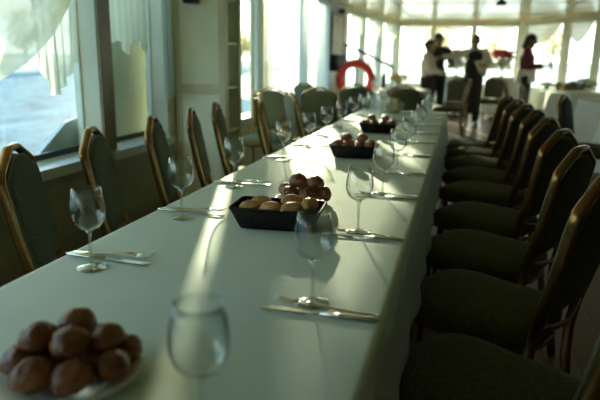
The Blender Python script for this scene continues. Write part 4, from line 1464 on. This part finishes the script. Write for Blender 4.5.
bm = bmesh.new()
rows = []
for j in range(15):
    f = j / 14
    row = []
    for i in range(13):
        u = i / 12
        row.append(bm.verts.new((0.01 + u * 0.19 + 0.10 * (f - 0.5) * (1 - u), -0.215 - 0.05 * sin(pi * f) + 0.012 * sin(u * 14), 1.27 - 0.35 * f * (0.6 + 0.4 * u) - 0.05 * (1 - u))))
    rows.append(row)
for a_, b_ in zip(rows, rows[1:]):
    for i in range(12): bm.faces.new((a_[i], a_[i + 1], b_[i + 1], b_[i]))
o = link('serving_cloth', bm, M['shirt'])
o.matrix_world = Matrix.Translation((0.21, 11.6, 0)) @ Matrix.Rotation(R(8), 4, 'Z') @ Matrix.Scale(1.66 / 1.7, 4)
o.modifiers.new('thick', 'SOLIDIFY').thickness = 0.006
tag(o, 'white serving cloth draped over the arm of the waiter', 'cloth')
# P4: woman in burgundy, in profile facing right, holding a folder
J = base_joints()
J.update({'rsh': (-0.165, 0, 1.385), 'lsh': (0.165, 0, 1.385), 'rel': (-0.20, -0.05, 1.12), 'rwr': (-0.10, -0.27, 1.16), 'lel': (0.20, -0.05, 1.12), 'lwr': (0.08, -0.27, 1.12),
          'look': (0, -1, -0.3), 'head': (0, -0.04, 1.58), 'rhn': (0, 0, 1), 'lhn': (0, 0, 1)})
p4 = person((1.13, 11.6, 0), R(78), 1.68, J, 'dark-haired woman in a burgundy top and short white apron, head bowed over a folder', M['skin_dark'], 'long', M['burgundy'], M['blackcloth'], female=True)
apron(p4, M['shirt'], 0.2, 1.08, 0.84, flare=0.03, th0=-175, th1=175, rx=0.172, ry=0.165)
bm = bmesh.new()
for sx in (-0.03, 0.03):
    sweep(bm, [(sx, 0.155, 1.0), (sx * 1.4, 0.17, 0.8), (sx * 1.8, 0.165, 0.58)], 0.02, 0.003, 6, up=Vector((0, 1, 0)))
link('apron_strings', bm, M['shirt'], p4)
bm = bmesh.new()
box(bm, (-0.10, -0.010, -0.13), (0.10, 0.010, 0.13), 0.004)
o = link('folder', bm, M['blackcloth'])
o.matrix_world = Matrix.Translation((1.13, 11.6, 0)) @ Matrix.Rotation(R(78), 4, 'Z') @ Matrix.Translation((-0.01, -0.375, 1.20)) @ Matrix.Rotation(R(-25), 4, 'X')
tag(o, 'dark folder held by the woman in burgundy', 'folder')

# ------------------------------------------------------------------ trees on the far bank
def make_tree(seed, h, w):
    rnd = random.Random(seed)
    r = empty('bank_tree')
    bm = bmesh.new()
    sweep(bm, [(0, 0, -0.3), (0.1, 0, h * 0.3), (-0.1, 0.1, h * 0.6), (0, 0, h * 0.9)], 0.22, 0.22, 8, radii=[1.2, 0.9, 0.5, 0.15], up=Vector((0, 1, 0)))
    for k_ in range(7):
        th = rnd.uniform(0, 6.28); z = h * rnd.uniform(0.3, 0.7)
        sweep(bm, [(0, 0, z), (cos(th) * w * 0.35, sin(th) * w * 0.35, z + h * 0.1), (cos(th) * w * 0.6, sin(th) * w * 0.6, z + h * 0.2)], 0.09, 0.09, 6, radii=[1, 0.7, 0.2])
    link('trunk', bm, M['trunk'], r)
    bm = bmesh.new()
    for k_ in range(900):
        while True:
            p = Vector((rnd.uniform(-1, 1), rnd.uniform(-1, 1), rnd.uniform(-1, 1)))
            if 0.25 < p.length < 1: break
        c = Vector((p.x * w * 0.8, p.y * w * 0.8, h * 0.62 + p.z * h * 0.42))
        d1 = Vector((rnd.gauss(0, 1), rnd.gauss(0, 1), rnd.gauss(0, 1))).normalized(); d2 = d1.orthogonal().normalized()
        s = rnd.uniform(0.18, 0.42)
        bm.faces.new([bm.verts.new(c + d1 * s), bm.verts.new(c + d2 * s * 0.6), bm.verts.new(c - d1 * s), bm.verts.new(c - d2 * s * 0.6)])
    link('foliage', bm, M['foliage'], r, False)
    return r
tps = [make_tree(1, 7.5, 3.4), make_tree(2, 6.0, 2.8), make_tree(3, 9.0, 3.8)]
uset = set()
tid = 0
for i in range(len(ring) - 1):
    a_, b_ = Vector(ring[i] + (0,)), Vector(ring[i + 1] + (0,))
    L = (b_ - a_).length
    for q in range(int(L / 8.5)):
        p = a_.lerp(b_, (q + random.uniform(0.4, 0.6)) / int(L / 8.5))
        d = p.normalized() * random.uniform(6, 16)
        if p.y < -5 or 13 < math.degrees(math.atan2(-p.x, p.y)) < 20.5: continue
        # only the bearings seen through the windows
        v = random.randint(0, 2)
        o = copy_tree(tps[v]) if v in uset else tps[v]
        uset.add(v)
        o.location = (p.x + d.x, p.y + d.y, -0.2)
        o.rotation_euler = (0, 0, random.uniform(0, 6)); s = random.uniform(0.75, 1.15); o.scale = (s, s, s)
        tag(o, 'pale yellow-leaved tree on the far river bank seen through the windows', 'tree', 'trees on the far river bank')
        tid += 1
print('trees', tid)
